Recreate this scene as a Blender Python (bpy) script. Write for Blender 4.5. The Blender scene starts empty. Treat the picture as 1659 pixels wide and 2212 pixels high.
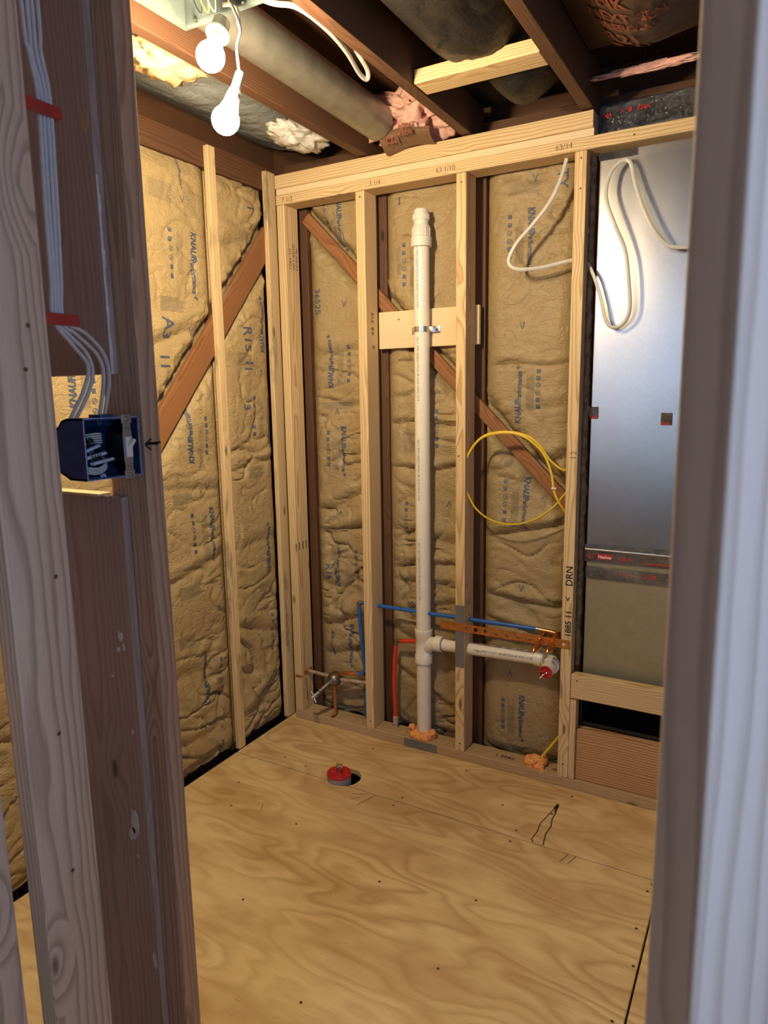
import bpy, bmesh, math, random
from mathutils import Vector, Matrix, noise
C = bpy.context.scene.collection
scn = bpy.context.scene
PI = math.pi

# ------------------------------------------------------------------ camera, light, exposure
CAM = Vector((1.793, -2.343, 1.429)); YAW, PITCH, ROLL, FPX = 0.5134, -0.1689, -0.0155, 1496.8
fw = Vector((-math.sin(YAW)*math.cos(PITCH), math.cos(YAW)*math.cos(PITCH), math.sin(PITCH)))
rt = Vector((math.cos(YAW), math.sin(YAW), 0)); up = rt.cross(fw)
rt2 = rt*math.cos(ROLL) + up*math.sin(ROLL); up2 = -rt*math.sin(ROLL) + up*math.cos(ROLL)
cd = bpy.data.cameras.new('camera'); cam = bpy.data.objects.new('camera', cd); C.objects.link(cam)
cd.sensor_fit = 'VERTICAL'; cd.sensor_height = 9.6; cd.sensor_width = 7.2
cd.lens = FPX/2212*9.6; cd.clip_start = .02; cd.clip_end = 50
M = Matrix((rt2, up2, -fw)).transposed().to_4x4(); M.translation = CAM; cam.matrix_world = M
cd.dof.use_dof = True; cd.dof.focus_distance = 2.35; cd.dof.aperture_fstop = 1.9
scn.camera = cam
scn.view_settings.view_transform = 'Standard'; scn.view_settings.look = 'None'
scn.view_settings.gamma = 1; scn.view_settings.exposure = 1.38
try: scn.view_settings.use_curve_mapping = False
except Exception: pass
scn.cycles.max_bounces = 7; scn.cycles.diffuse_bounces = 4; scn.cycles.glossy_bounces = 4
scn.cycles.sample_clamp_indirect = 6.0; scn.cycles.caustics_reflective = False
BULB = 400.0            # emission of the lit bulbs
w = bpy.data.worlds.new('daylight'); scn.world = w; w.use_nodes = True
w.node_tree.nodes['Background'].inputs[0].default_value = (.45, .62, 1, 1)
w.node_tree.nodes['Background'].inputs[1].default_value = 1.0
def area(name, loc, rot, sx, sy, power, col):
    l = bpy.data.lights.new(name, 'AREA'); l.shape = 'RECTANGLE'; l.size = sx; l.size_y = sy; l.energy = power; l.color = col
    o = bpy.data.objects.new(name, l); o.location = loc; o.rotation_euler = rot; C.objects.link(o); return o
area('daylight_rear_window', (.72, -4.16, 1.75), (-PI/2, 0, 0), .50, 1.25, 30, (.60, .76, 1))
area('daylight_side_window', (2.66, -2.28, 1.5), (0, PI/2, 0), 1.5, .6, 6, (.30, .53, 1))

# ------------------------------------------------------------------ object helpers
def tag(o, label, cat, group=None, kind=None):
    if label: o['label'] = label
    if cat: o['category'] = cat
    if group: o['group'] = group
    if kind: o['kind'] = kind
    return o
def link(name, me, mat=None, parent=None, loc=None):
    o = bpy.data.objects.new(name, me); C.objects.link(o)
    if mat is not None and me is not None:
        if not me.materials: me.materials.append(mat)
    if loc is not None: o.location = loc
    if parent is not None: o.parent = parent
    return o
def obj(name, bm, mat, parent=None, loc=None, smooth=False):
    me = bpy.data.meshes.new(name)
    bmesh.ops.recalc_face_normals(bm, faces=bm.faces)
    if smooth:
        for f in bm.faces: f.smooth = True
    bm.to_mesh(me); bm.free()
    if smooth:
        try: me.set_sharp_from_angle(angle=math.radians(42))
        except Exception: pass
    # children keep world coordinates: undo the parent's location
    o = link(name, me, mat, parent, loc)
    if parent is not None and loc is None:
        w_, q_ = Vector((0, 0, 0)), parent
        while q_ is not None: w_ += Vector(q_.location); q_ = q_.parent
        o.location = -w_
    return o
def empty(name, loc, label=None, cat=None, group=None):
    o = bpy.data.objects.new(name, None); o.location = loc; o.empty_display_size = .05; C.objects.link(o)
    return tag(o, label, cat, group)
def recenter(o, base=None):
    me = o.data; xs = [v.co for v in me.vertices]
    mn = Vector((min(c[i] for c in xs) for i in range(3))); mx = Vector((max(c[i] for c in xs) for i in range(3)))
    b = base or Vector(((mn.x+mx.x)/2, (mn.y+mx.y)/2, mn.z))
    me.transform(Matrix.Translation(-b)); o.location = b; return o
def bx(bm, a, b, bev=0.0, seg=2):
    a, b = Vector(a), Vector(b); c = (a+b)/2; d = b-a
    r = bmesh.ops.create_cube(bm, size=1)
    vs = r['verts']
    for v in vs: v.co = Vector((v.co.x*d.x, v.co.y*d.y, v.co.z*d.z)) + c
    if bev > 0:
        es = list({e for v in vs for e in v.link_edges})
        bmesh.ops.bevel(bm, geom=es, offset=bev, segments=seg, profile=.5, affect='EDGES')
def catmull(pts, n=8, closed=False):
    P = [Vector(p) for p in pts]; out = []
    m = len(P)
    if m < 3: return P
    for i in range(m if closed else m-1):
        p0 = P[(i-1) % m] if (closed or i > 0) else P[0]*2-P[1]
        p1 = P[i]; p2 = P[(i+1) % m]
        p3 = P[(i+2) % m] if (closed or i+2 < m) else P[-1]*2-P[-2]
        for k in range(n):
            t = k/n
            out.append(.5*((2*p1)+(-p0+p2)*t+(2*p0-5*p1+4*p2-p3)*t*t+(-p0+3*p1-3*p2+p3)*t**3))
    if not closed: out.append(P[-1])
    return out
def sweep(bm, pts, ru, rv=None, seg=12, closed=False, caps=True):
    """tube along pts; ru, rv = half sizes (rv: flat cable) ; ru may be a list"""
    n = len(pts); rings = []; prev = None
    for i, p in enumerate(pts):
        t = (pts[(i+1) % n]-pts[i-1]) if (closed or 0 < i < n-1) else (pts[1]-pts[0] if i == 0 else pts[-1]-pts[-2])
        if t.length < 1e-9: t = Vector((0, 0, 1))
        t.normalize()
        if prev is None:
            a = Vector((0, -1, 0)) if abs(t.y) < .8 else Vector((1, 0, 0))
            a = (a - t*a.dot(t)).normalized()
        else: a = (prev - t*prev.dot(t)).normalized()
        prev = a; b = t.cross(a)
        r = ru[i] if isinstance(ru, (list, tuple)) else ru
        q = rv if rv else r
        rings.append([bm.verts.new(p + a*math.cos(2*PI*k/seg)*r + b*math.sin(2*PI*k/seg)*q) for k in range(seg)])
    for i in range(n if closed else n-1):
        A, B = rings[i], rings[(i+1) % n]
        for k in range(seg):
            try: bm.faces.new((A[k], A[(k+1) % seg], B[(k+1) % seg], B[k]))
            except ValueError: pass
    if caps and not closed:
        bm.faces.new(rings[0][::-1]); bm.faces.new(rings[-1])
def lathe(bm, prof, o, ax=(0, 0, 1), seg=28):
    """prof: list of (r, h) along axis ax from point o"""
    ax = Vector(ax).normalized(); a = Vector((1, 0, 0)) if abs(ax.x) < .8 else Vector((0, 1, 0))
    a = (a-ax*a.dot(ax)).normalized(); b = ax.cross(a); o = Vector(o); rings = []
    for r, h in prof:
        if r < 1e-6: rings.append([bm.verts.new(o+ax*h)])
        else: rings.append([bm.verts.new(o+ax*h+(a*math.cos(2*PI*k/seg)+b*math.sin(2*PI*k/seg))*r) for k in range(seg)])
    for A, B in zip(rings, rings[1:]):
        for k in range(seg):
            k2 = (k+1) % seg
            if len(A) == 1 and len(B) == 1: continue
            if len(A) == 1: bm.faces.new((A[0], B[k2], B[k]))
            elif len(B) == 1: bm.faces.new((A[k], A[k2], B[0]))
            else: bm.faces.new((A[k], A[k2], B[k2], B[k]))
def nz(x, y, z=0.0): return noise.noise(Vector((x, y, z)))

# ------------------------------------------------------------------ material helpers
class G:
    def __init__(s, name):
        s.m = bpy.data.materials.new(name); s.m.use_nodes = True; s.t = s.m.node_tree
        s.b = s.t.nodes['Principled BSDF']
    def n(s, typ, **kw):
        nd = s.t.nodes.new(typ)
        for k, v in kw.items():
            if k.startswith('i_'):
                key = k[2:]; key = int(key) if key.isdigit() else key.replace('_', ' ')
                s.put(nd.inputs[key], v)
            else: setattr(nd, k, v)
        return nd
    def put(s, sock, v):
        if hasattr(v, 'is_linked') or isinstance(v, bpy.types.NodeSocket): s.t.links.new(v, sock)
        elif isinstance(v, (tuple, list)) and len(v) == 3 and sock.type == 'RGBA': sock.default_value = (*v, 1)
        else: sock.default_value = v
    def math(s, op, a, b=0.0, c=0.0):
        nd = s.n('ShaderNodeMath', operation=op); s.put(nd.inputs[0], a); s.put(nd.inputs[1], b)
        s.put(nd.inputs[2], c); return nd.outputs[0]
    def vmul(s, v, k):
        nd = s.n('ShaderNodeVectorMath', operation='MULTIPLY'); s.put(nd.inputs[0], v); s.put(nd.inputs[1], k); return nd.outputs[0]
    def vadd(s, v, k):
        nd = s.n('ShaderNodeVectorMath', operation='ADD'); s.put(nd.inputs[0], v); s.put(nd.inputs[1], k); return nd.outputs[0]
    def noise(s, vec, scale, det=3, rough=.5, dist=0):
        nd = s.n('ShaderNodeTexNoise'); s.put(nd.inputs['Vector'], vec); nd.inputs['Scale'].default_value = scale
        nd.inputs['Detail'].default_value = det; nd.inputs['Roughness'].default_value = rough; nd.inputs['Distortion'].default_value = dist
        return nd.outputs[0]
    def ramp(s, fac, stops):
        nd = s.n('ShaderNodeValToRGB'); s.put(nd.inputs[0], fac); el = nd.color_ramp.elements
        while len(el) < len(stops): el.new(.5)
        for e, (p, c) in zip(el, stops):
            e.position = p; e.color = (*(c if isinstance(c, tuple) else (c, c, c)), 1)
        return nd.outputs[0]
    def mix(s, fac, a, b, mode='MIX'):
        nd = s.n('ShaderNodeMix', data_type='RGBA', blend_type=mode); s.put(nd.inputs[0], fac); s.put(nd.inputs[6], a); s.put(nd.inputs[7], b)
        return nd.outputs[2]
    def bump(s, h, strength, dist=.002, prev=None):
        nd = s.n('ShaderNodeBump'); nd.inputs['Strength'].default_value = strength; nd.inputs['Distance'].default_value = dist
        s.put(nd.inputs['Height'], h)
        if prev is not None: s.put(nd.inputs['Normal'], prev)
        s.put(s.b.inputs['Normal'], nd.outputs[0]); return nd.outputs[0]
    def co(s): return s.n('ShaderNodeTexCoord').outputs['Object']
    def fin(s, col=None, rough=None, metal=None, spec=None):
        if col is not None: s.put(s.b.inputs['Base Color'], col)
        if rough is not None: s.put(s.b.inputs['Roughness'], rough)
        if metal is not None: s.b.inputs['Metallic'].default_value = metal
        if spec is not None: s.b.inputs['Specular IOR Level'].default_value = spec
        return s.m
def plain(name, col, rough=.5, metal=0, spec=.5, var=0.12, vs=30, bump=0.0, bs=60):
    g = G(name); c = g.co(); n = g.noise(c, vs, 3)
    k = g.ramp(n, [(.3, tuple(x*(1-var) for x in col)), (.7, tuple(min(1, x*(1+var)) for x in col))])
    if bump: g.bump(g.noise(c, bs, 4), bump)
    return g.fin(k, rough, metal, spec)
def wood(name, axis, light, dark, period=.0075, knot=.8, fib=.25, stain=None, ringmix=.75, rough=.62, bump=.25, off=(0, 0)):
    g = G(name); c = g.co(); rnd = g.n('ShaderNodeObjectInfo').outputs['Random']
    sp = g.n('ShaderNodeSeparateXYZ'); g.put(sp.inputs[0], c); X = sp.outputs
    ia, ib, ic = {'X': (0, 1, 2), 'Y': (1, 0, 2), 'Z': (2, 0, 1)}[axis]
    a, b, d = X[ia], X[ib], X[ic]
    cm = g.n('ShaderNodeCombineXYZ'); g.put(cm.inputs[0], g.math('MULTIPLY_ADD', rnd, 31.0, a)); g.put(cm.inputs[1], g.math('MULTIPLY_ADD', rnd, 17.0, b)); g.put(cm.inputs[2], d)
    p = cm.outputs[0]
    warp = g.math('SUBTRACT', g.noise(g.vmul(p, (1.6, 9, 9)), 1, 2, .5), .5)
    warp2 = g.math('SUBTRACT', g.noise(g.vmul(p, (9, 40, 40)), 1, 2, .5), .5)
    b2 = g.math('ADD', b, g.math('MULTIPLY_ADD', rnd, .10, off[0]-.05))
    d2 = g.math('ADD', d, g.math('MULTIPLY_ADD', g.math('FRACT', g.math('MULTIPLY', rnd, 7.3)), .05, off[1]+.012))
    r = g.math('SQRT', g.math('ADD', g.math('MULTIPLY', b2, b2), g.math('MULTIPLY', d2, d2)))
    r = g.math('MULTIPLY_ADD', warp, .045, r); r = g.math('MULTIPLY_ADD', warp2, .004, r)
    vo = g.n('ShaderNodeTexVoronoi'); g.put(vo.inputs['Vector'], g.vmul(p, (3.2, 9, 9))); vo.inputs['Scale'].default_value = 1
    kd = vo.outputs['Distance']
    kn = g.ramp(kd, [(.05, 1.0), (.32, 0.0)])
    r = g.math('MULTIPLY_ADD', kn, .022*knot, r)
    ph = g.math('FRACT', g.math('DIVIDE', r, period))
    ring = g.ramp(ph, [(0, 0.0), (.45, .12), (.86, 1.0), (.97, .25), (1, 0.0)])
    fibn = g.noise(g.vmul(p, (7, 420, 420)), 1, 2, .6)
    tone = g.noise(g.vmul(p, (1.2, 6, 6)), 1, 2, .5)
    col = g.mix(g.math('MULTIPLY', ring, ringmix), light, dark)
    f = g.math('ADD', g.math('MULTIPLY_ADD', fibn, fib, 1-fib/2), g.math('MULTIPLY_ADD', tone, .30, -.15))
    fc = g.n('ShaderNodeCombineXYZ'); [g.put(fc.inputs[i], f) for i in range(3)]
    col = g.mix(1.0, col, fc.outputs[0], 'MULTIPLY')
    core = g.ramp(kd, [(.045, 1.0), (.085, 0.0)])
    if knot > 0: col = g.mix(g.math('MULTIPLY', core, .8), col, tuple(x*.32 for x in dark))
    if stain:
        sn = g.ramp(g.noise(g.vmul(p, (3, 14, 14)), 1, 5, .65), [(stain[1], 0.0), (stain[1]+.1, 1.0)])
        col = g.mix(g.math('MULTIPLY', sn, stain[2]), col, stain[0])
    if bump: g.bump(g.math('ADD', g.math('MULTIPLY', ring, .5), fibn), bump, .0012)
    return g.fin(col, rough, 0, .3)
NEW_L, NEW_D = (.70, .52, .285), (.44, .26, .10)
W = {}
for ax in 'XYZ': W['new'+ax] = wood('new_spruce_'+ax, ax, NEW_L, NEW_D, period=.0085, knot=.7, ringmix=.85)
W['pale'] = wood('pale_spruce', 'X', (.74, .58, .36), (.62, .43, .21), knot=.15, ringmix=.35)
W['furr'] = wood('furring_lumber', 'Z', NEW_L, NEW_D, knot=.5, ringmix=.4, stain=((.22, .17, .11), .56, .75))
W['plate'] = wood('sill_lumber', 'X', (.50, .345, .19), (.34, .21, .095), knot=.3, ringmix=.5, stain=((.25, .16, .09), .6, .4))
for ax in 'XYZ': W['old'+ax] = wood('old_redwood_'+ax, ax, (.125, .058, .030), (.052, .024, .013), period=.006, knot=.5, ringmix=.6, stain=((.30, .20, .13), .66, .6))
W['brace'] = wood('orange_brown_fir', 'Z', (.30, .135, .055), (.15, .055, .022), period=.005, knot=.5, ringmix=.6, stain=((.30, .24, .18), .60, .6))
W['rim'] = wood('rim_board_fir', 'X', (.56, .33, .16), (.26, .115, .04), period=.009, knot=.3, ringmix=.95)
W['jamb'] = wood('weathered_fir', 'Z', (.52, .355, .235), (.26, .16, .10), period=.0085, knot=1.0, ringmix=.75, fib=.3, off=(.02, .01))
W['jambdark'] = wood('brown_fir', 'Z', (.42, .30, .235), (.26, .18, .135), period=.010, knot=.8, ringmix=.6, stain=((.38, .34, .31), .67, .75), fib=.35)
W['post'] = wood('door_post_fir', 'Z', (.62, .44, .32), (.34, .22, .15), period=.024, knot=.8, ringmix=.6, fib=.12, bump=.1, off=(.03, .0))
def kraft(name, base, spec=.35, crink=.5, sc=1.0, ins=0.0, rough=.5):
    g = G(name); c = g.co()
    sp = g.noise(c, 260*sc, 3, .7); lo = g.noise(c, 7, 3, .55)
    col = g.ramp(sp, [(.30, tuple(x*.78 for x in base)), (.5, base), (.72, tuple(min(1, x*1.16) for x in base))])
    col = g.mix(g.ramp(lo, [(.35, 0.0), (.75, .35)]), col, tuple(x*.72 for x in base))
    v = g.n('ShaderNodeTexVoronoi'); g.put(v.inputs['Vector'], g.vadd(c, g.vmul(g.n('ShaderNodeTexNoise', i_Scale=14.0).outputs[1], (.05, .05, .05)))); v.inputs['Scale'].default_value = 22*sc
    cr = g.math('ABSOLUTE', g.math('SUBTRACT', g.noise(g.vmul(c, (1, 1, 2.2)), 11*sc, 3, .55, .5), .5))
    n0 = g.bump(g.ramp(cr, [(.0, 0.0), (.045, 1.0)]), crink*.6, .005)
    n1 = g.bump(g.noise(c, 32*sc, 4, .6, .6), crink*.85, .010, n0)
    n2 = g.bump(v.outputs['Distance'], crink*.5, .008, n1)
    g.bump(sp, .25, .0008, n2)
    return g.fin(col, rough, 0, spec)
KRAFT = kraft('kraft_paper_facing', (.365, .268, .135))
KRAFT_L = kraft('kraft_paper_facing_warm', (.41, .30, .15))
BLACKP = kraft('black_asphalt_facing', (.019, .016, .014), spec=.35, crink=.35, rough=.5)
BROWNP = kraft('brown_asphalt_facing', (.095, .055, .030), spec=.35, crink=.18, rough=.5)
GLAREP = kraft('glare_grey_facing', (.34, .38, .40), spec=.5, crink=.5)  # grey-blue paints the bulb glare; the bay's own colour is unknown
INK = plain('blue_print_ink', (.075, .095, .155), .6, var=.25, vs=200)
INKG = plain('grey_print_ink', (.20, .175, .125), .7, var=.3, vs=300)
INKR = plain('red_print_ink', (.20, .05, .028), .6, var=.35, vs=120)
INKRD = plain('red_tape_ink', (.42, .015, .02), .5, var=.2, vs=120)
MARK = plain('black_marker', (.012, .010, .012), .6)
PENCIL = plain('pencil_mark', (.22, .13, .06), .7)
DARK = plain('dark_gap', (.012, .010, .009), .9)
DECK = wood('old_roof_deck', 'Y', (.12, .055, .03), (.06, .026, .014), knot=.3)
WHITEP = plain('white_pvc', (.78, .73, .61), .28, var=.03, spec=.5)
WHITEF = plain('white_plastic', (.72, .68, .58), .4, var=.03)
CABLE = plain('white_cable_jacket', (.62, .60, .54), .4, var=.05, vs=80)
CABLEB = plain('pale_grey_cable_jacket', (.52, .49, .45), .4, var=.06, vs=80)
YEL = plain('yellow_cable_jacket', (.72, .50, .03), .35, var=.06)
REDP = plain('red_pex', (.62, .045, .02), .35, var=.08)
BLUEP = plain('blue_pex', (.02, .12, .42), .35, var=.1)
REDC = plain('red_cap', (.50, .02, .018), .35, var=.12)
GREYR = plain('grey_rubber', (.30, .28, .26), .6, var=.1)
COP = plain('copper', (.72, .30, .12), .28, metal=1, var=.25, vs=40)
COPD = plain('copper_strap', (.66, .27, .08), .38, metal=.85, var=.2, vs=50)
SOLD = plain('tinned_copper', (.62, .50, .42), .4, metal=.6, var=.25, vs=60)
BRASS = plain('dull_bronze', (.25, .22, .17), .38, metal=.9, var=.3, vs=40)
CHROME = plain('zinc_steel', (.66, .66, .64), .25, metal=1, var=.1)
GALV = plain('nail_plate_steel', (.20, .20, .19), .55, metal=.35, var=.12)
YOKE = plain('switch_yoke_steel', (.34, .31, .26), .5, metal=.5, var=.12, vs=300)
BLUEB = plain('blue_box_plastic', (.016, .040, .105), .45, var=.25, vs=60, bump=.1)
BLUEB2 = plain('scuffed_blue_edge', (.30, .36, .48), .6, var=.5, vs=200)
NAVY = plain('black_wire', (.012, .012, .015), .4)
REDST = plain('red_plastic_staple', (.34, .035, .025), .4, var=.1)
FOAM = plain('orange_spray_foam', (.86, .36, .10), .55, var=.16, vs=90, bump=.7, bs=260)
PINK = plain('pink_fibreglass', (.72, .42, .35), .9, spec=.1, var=.22, vs=40, bump=.9, bs=120)
WOOL = plain('yellow_fibreglass', (.80, .58, .32), .9, spec=.1, var=.25, vs=50, bump=.9, bs=120)
WOOLW = plain('white_fibreglass', (.62, .60, .55), .9, spec=.1, var=.2, vs=60, bump=.9, bs=120)
WOOLB = plain('torn_kraft_edge', (.20, .135, .075), .7, var=.45, vs=45, bump=1.0, bs=90)
TAN = plain('plaster', (.62, .58, .54), .8, var=.15, vs=60)
GREEN = plain('galvanised_housing', (.10, .125, .12), .5, metal=.5, var=.15)
DRY = plain('unpainted_board', (.24, .20, .17), .8, var=.03)
def mk_sheet():
    g = G('galvanised_sheet'); c = g.co()
    st = g.noise(g.vmul(c, (40, 40, 1.2)), 1, 2, .5); sm = g.noise(c, 900, 2, .6); lo = g.noise(g.vmul(c, (2, 2, 1)), 1, 2)
    g.bump(sm, .22, .0006, g.bump(lo, .35, .03))
    g.put(g.b.inputs['Roughness'], g.math('MULTIPLY_ADD', st, .04, .24))
    return g.fin(g.ramp(sm, [(.3, (.42, .42, .41)), (.7, (.62, .62, .60))]), None, 1.0)
SHEET = mk_sheet()
def mk_foil():
    g = G('foil_tape'); c = g.co()
    n1 = g.bump(g.noise(g.vmul(c, (1, 1, 1)), 80, 5, .7, 1.2), 1.0, .014)
    return g.fin(g.ramp(g.noise(c, 20, 3), [(.3, (.62, .63, .66)), (.7, (.90, .90, .92))]), .16, 1.0)
FOIL = mk_foil()
def mk_ply():
    g = G('sanded_plywood'); c = g.co()
    wv = g.noise(g.vmul(c, (1.1, 2.0, 1)), 1.0, 2, .5)
    wv2 = g.noise(g.vmul(c, (1.5, 5.0, 1)), 1.0, 2, .5, .25)
    k = g.math('ADD', g.math('MULTIPLY', wv2, 11.0), g.math('MULTIPLY', wv, 8.0))
    ph = g.math('FRACT', k)
    ring = g.ramp(ph, [(0, 0.0), (.35, .25), (.70, 1.0), (.84, .45), (1, 0.0)])
    msk = g.ramp(g.noise(g.vmul(c, (1.0, 2.2, 1)), 1.4, 2), [(.33, .25), (.62, 1.0)])
    fib = g.noise(g.vmul(c, (10, 260, 1)), 1, 3, .65)
    blot = g.noise(g.vmul(c, (1.6, 3.6, 1)), 1.8, 3, .6)
    col = g.mix(g.math('MULTIPLY', g.math('MULTIPLY', ring, msk), .85), (.76, .56, .275), (.49, .305, .12))
    col = g.mix(g.ramp(blot, [(.42, 0.0), (.66, .6)]), col, (.47, .275, .105))
    f = g.math('MULTIPLY_ADD', fib, .34, .83); fc = g.n('ShaderNodeCombineXYZ'); [g.put(fc.inputs[i], f) for i in range(3)]
    col = g.mix(1.0, col, fc.outputs[0], 'MULTIPLY')
    spk = g.ramp(g.noise(g.vmul(c, (14, 40, 1)), 1, 3, .7), [(.68, 0.0), (.74, 1.0)])
    col = g.mix(g.math('MULTIPLY', spk, .45), col, (.22, .12, .05))
    g.bump(fib, .12, .001)
    return g.fin(col, .55, 0, .3)
PLY = mk_ply()
def mk_bulb():
    g = G('lit_bulb_glass'); g.b.inputs['Emission Color'].default_value = (1, .80, .50, 1)
    g.b.inputs['Emission Strength'].default_value = BULB
    return g.fin((.9, .9, .88), .4)
LIT = mk_bulb()

# ------------------------------------------------------------------ writing
_tc = {}
def text2d(s, size, bold=0.0, shear=0.0, sx=1.0):
    key = (s, size, bold, shear, sx)
    if key in _tc: return _tc[key]
    cu = bpy.data.curves.new('t', 'FONT'); cu.body = s; cu.size = size; cu.offset = bold; cu.shear = shear
    cu.align_x = 'LEFT'; cu.resolution_u = 3; cu.fill_mode = 'FRONT'
    o = bpy.data.objects.new('t', cu); C.objects.link(o)
    dg = bpy.context.evaluated_depsgraph_get(); dg.update()
    me = bpy.data.meshes.new_from_object(o.evaluated_get(dg))
    polys = ([Vector((v.co.x*sx, v.co.y)) for v in me.vertices], [tuple(p.vertices) for p in me.polygons])
    bpy.data.objects.remove(o); bpy.data.curves.remove(cu); bpy.data.meshes.remove(me)
    _tc[key] = polys; return polys
class Print:
    """flat artwork in (a, b) coordinates that is laid onto a surface function"""
    def __init__(s): s.bm = bmesh.new()
    def add(s, polys, o, ang=0.0):
        ca, sa = math.cos(ang), math.sin(ang)
        vs = [s.bm.verts.new((o[0]+v.x*ca-v.y*sa, o[1]+v.x*sa+v.y*ca, 0)) for v in polys[0]]
        for p in polys[1]:
            try: s.bm.faces.new([vs[i] for i in p])
            except ValueError: pass
    def text(s, t, o, size, ang=0.0, bold=0.0, shear=0.0, sx=1.0): s.add(text2d(t, size, bold, shear, sx), o, ang)
    def rect(s, o, w, h, ang=0.0): s.add(([Vector((0, 0)), Vector((w, 0)), Vector((w, h)), Vector((0, h))], [(0, 1, 2, 3)]), o, ang)
    def ring(s, o, r, th, n=14):
        vs, fs = [], []
        for k in range(n):
            a = 2*PI*k/n; vs += [Vector((math.cos(a)*r, math.sin(a)*r)), Vector((math.cos(a)*(r-th), math.sin(a)*(r-th)))]
            j = (k+1) % n; fs.append((2*k, 2*j, 2*j+1, 2*k+1))
        s.add((vs, fs), o)
    def stroke(s, pts, th):
        for p, q in zip(pts, pts[1:]):
            d = Vector(q)-Vector(p); n = Vector((-d.y, d.x)).normalized()*th/2
            s.add(([Vector(p)-n, Vector(q)-n, Vector(q)+n, Vector(p)+n], [(0, 1, 2, 3)]), (0, 0))
    def lay(s, name, fn, mat, parent, cut=0.0, off=.0012):
        bm = s.bm
        if cut:
            bmesh.ops.triangulate(bm, faces=bm.faces)
            for ax in (0, 1):
                vals = [v.co[ax] for v in bm.verts]
                k = math.floor(min(vals)/cut)
                while k*cut < max(vals):
                    if k*cut > min(vals):
                        co = [0, 0, 0]; no = [0, 0, 0]; co[ax] = k*cut; no[ax] = 1
                        bmesh.ops.bisect_plane(bm, geom=bm.verts[:]+bm.edges[:]+bm.faces[:], plane_co=co, plane_no=no, dist=1e-7)
                    k += 1
        for v in bm.verts: v.co = fn(v.co.x, v.co.y, off)
        return obj(name, bm, mat, parent)
def flat(O, U, V, n):
    O, U, V, n = Vector(O), Vector(U), Vector(V), Vector(n)
    return lambda a, b, off: O+U*a+V*b+n*off

# ------------------------------------------------------------------ setting
def struct(name, bm, mat, parent=None, smooth=False):
    o = obj(name, bm, mat, parent, smooth=smooth)
    if parent is None: o['kind'] = 'structure'
    return o
HC, HR = (.463, -.315), .061
def sheet(poly, z0=-.018, z1=0.0, hole=None):
    bm = bmesh.new(); (x0, y0), (x1, y1) = poly
    bx(bm, (x0, y0, z0), (x1, y1, z1), .0015, 1)
    me = bpy.data.meshes.new('s'); bmesh.ops.recalc_face_normals(bm, faces=bm.faces); bm.to_mesh(me); bm.free()
    if hole:
        o = bpy.data.objects.new('s', me); C.objects.link(o)
        hb = bmesh.new(); lathe(hb, [(0, -.1), (HR, -.1), (HR, .1), (0, .1)], (HC[0], HC[1], 0), seg=48)
        bmesh.ops.recalc_face_normals(hb, faces=hb.faces); hm = bpy.data.meshes.new('h'); hb.to_mesh(hm); hb.free()
        h = bpy.data.objects.new('h', hm); C.objects.link(h)
        md = o.modifiers.new('b', 'BOOLEAN'); md.operation = 'DIFFERENCE'; md.object = h; md.solver = 'EXACT'
        dg = bpy.context.evaluated_depsgraph_get(); dg.update()
        me2 = bpy.data.meshes.new_from_object(o.evaluated_get(dg)); bpy.data.objects.remove(o); bpy.data.objects.remove(h); me = me2
    me.name = 'floor'
    o = link('floor', me, PLY); o['kind'] = 'structure'
    if not me.materials: me.materials.append(PLY)
    elif me.materials[0] is None: me.materials[0] = PLY
    return o
f1 = sheet(((-.03, -.3590), (1.6, .10)), hole=True)
f2 = sheet(((-.03, -4.2), (1.5845, -.3635)), hole=True)
f3 = sheet(((1.5895, -4.2), (3.4, -.3635)))
f4 = sheet(((1.6, -.3590), (3.4, .10)))
b = bmesh.new(); bx(b, (-.3, -4.3, -.30), (3.5, .3, -.22)); struct('floor', b, DARK)  # near-black sheet paints the dark void seen through the floor hole
# marks in the plywood (cuts, gouge, screw heads) belong to the sheet they are in
def on_floor(pr, name, mat, sheet_o): return pr.lay(name, flat((0, 0, .0002), (1, 0, 0), (0, 1, 0), (0, 0, 1)), mat, sheet_o, off=.0004)
pr = Print()
G1 = [(1.218, -.118), (1.213, -.16), (1.206, -.20), (1.197, -.25), (1.201, -.30), (1.196, -.345), (1.206, -.3585)]
G2 = [(1.222, -.12), (1.226, -.17), (1.225, -.21), (1.233, -.25), (1.229, -.30), (1.238, -.3585)]
pr.stroke(G1, .0036); pr.stroke(G2, .0044)
for (x, y, r) in [(1.22, -.125, .005), (1.219, -.14, .006), (1.222, -.16, .0035), (1.216, -.18, .003)]:
    pr.add(([Vector((math.cos(k)*r*(1+.4*math.sin(k*2.7)), math.sin(k)*r*2.2)) for k in [i*2*PI/9 for i in range(9)]], [tuple(range(9))]), (x, y))
on_floor(pr, 'split_gouge', plain('splintered_gouge', (.10, .05, .02), .9), f1)
pr = Print()
for P_ in ([(1.32, -.338+-.03), (1.305, -.413)], [(1.344, -.365), (1.33, -.411)], [(.544, -.399), (.60, -.372)], [(.597, -.452), (.625, -.366)], [(.56, -.43), (.585, -.40)], [(.30, -.60), (.32, -.64)]):
    pr.stroke(P_, .0022)
on_floor(pr, 'saw_mark', plain('dark_cut', (.16, .08, .03), .9), f2)
def screws(pts, sh):
    for (x, y) in pts:
        bm = bmesh.new(); lathe(bm, [(0, .0008), (.0035, .0008), (.0042, .0002), (.0042, -.002)], (x, y, 0), seg=10)
        obj('screw_head', bm, plainscrew, sh)
plainscrew = plain('rusty_screw', (.14, .08, .04), .5, metal=.5)
screws([(.169, -.30), (.283, -.321), (1.138, -.325), (.718, -.335), (.45, -.08), (.85, -.06), (1.25, -.045), (1.05, -.21)], f1)
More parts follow.
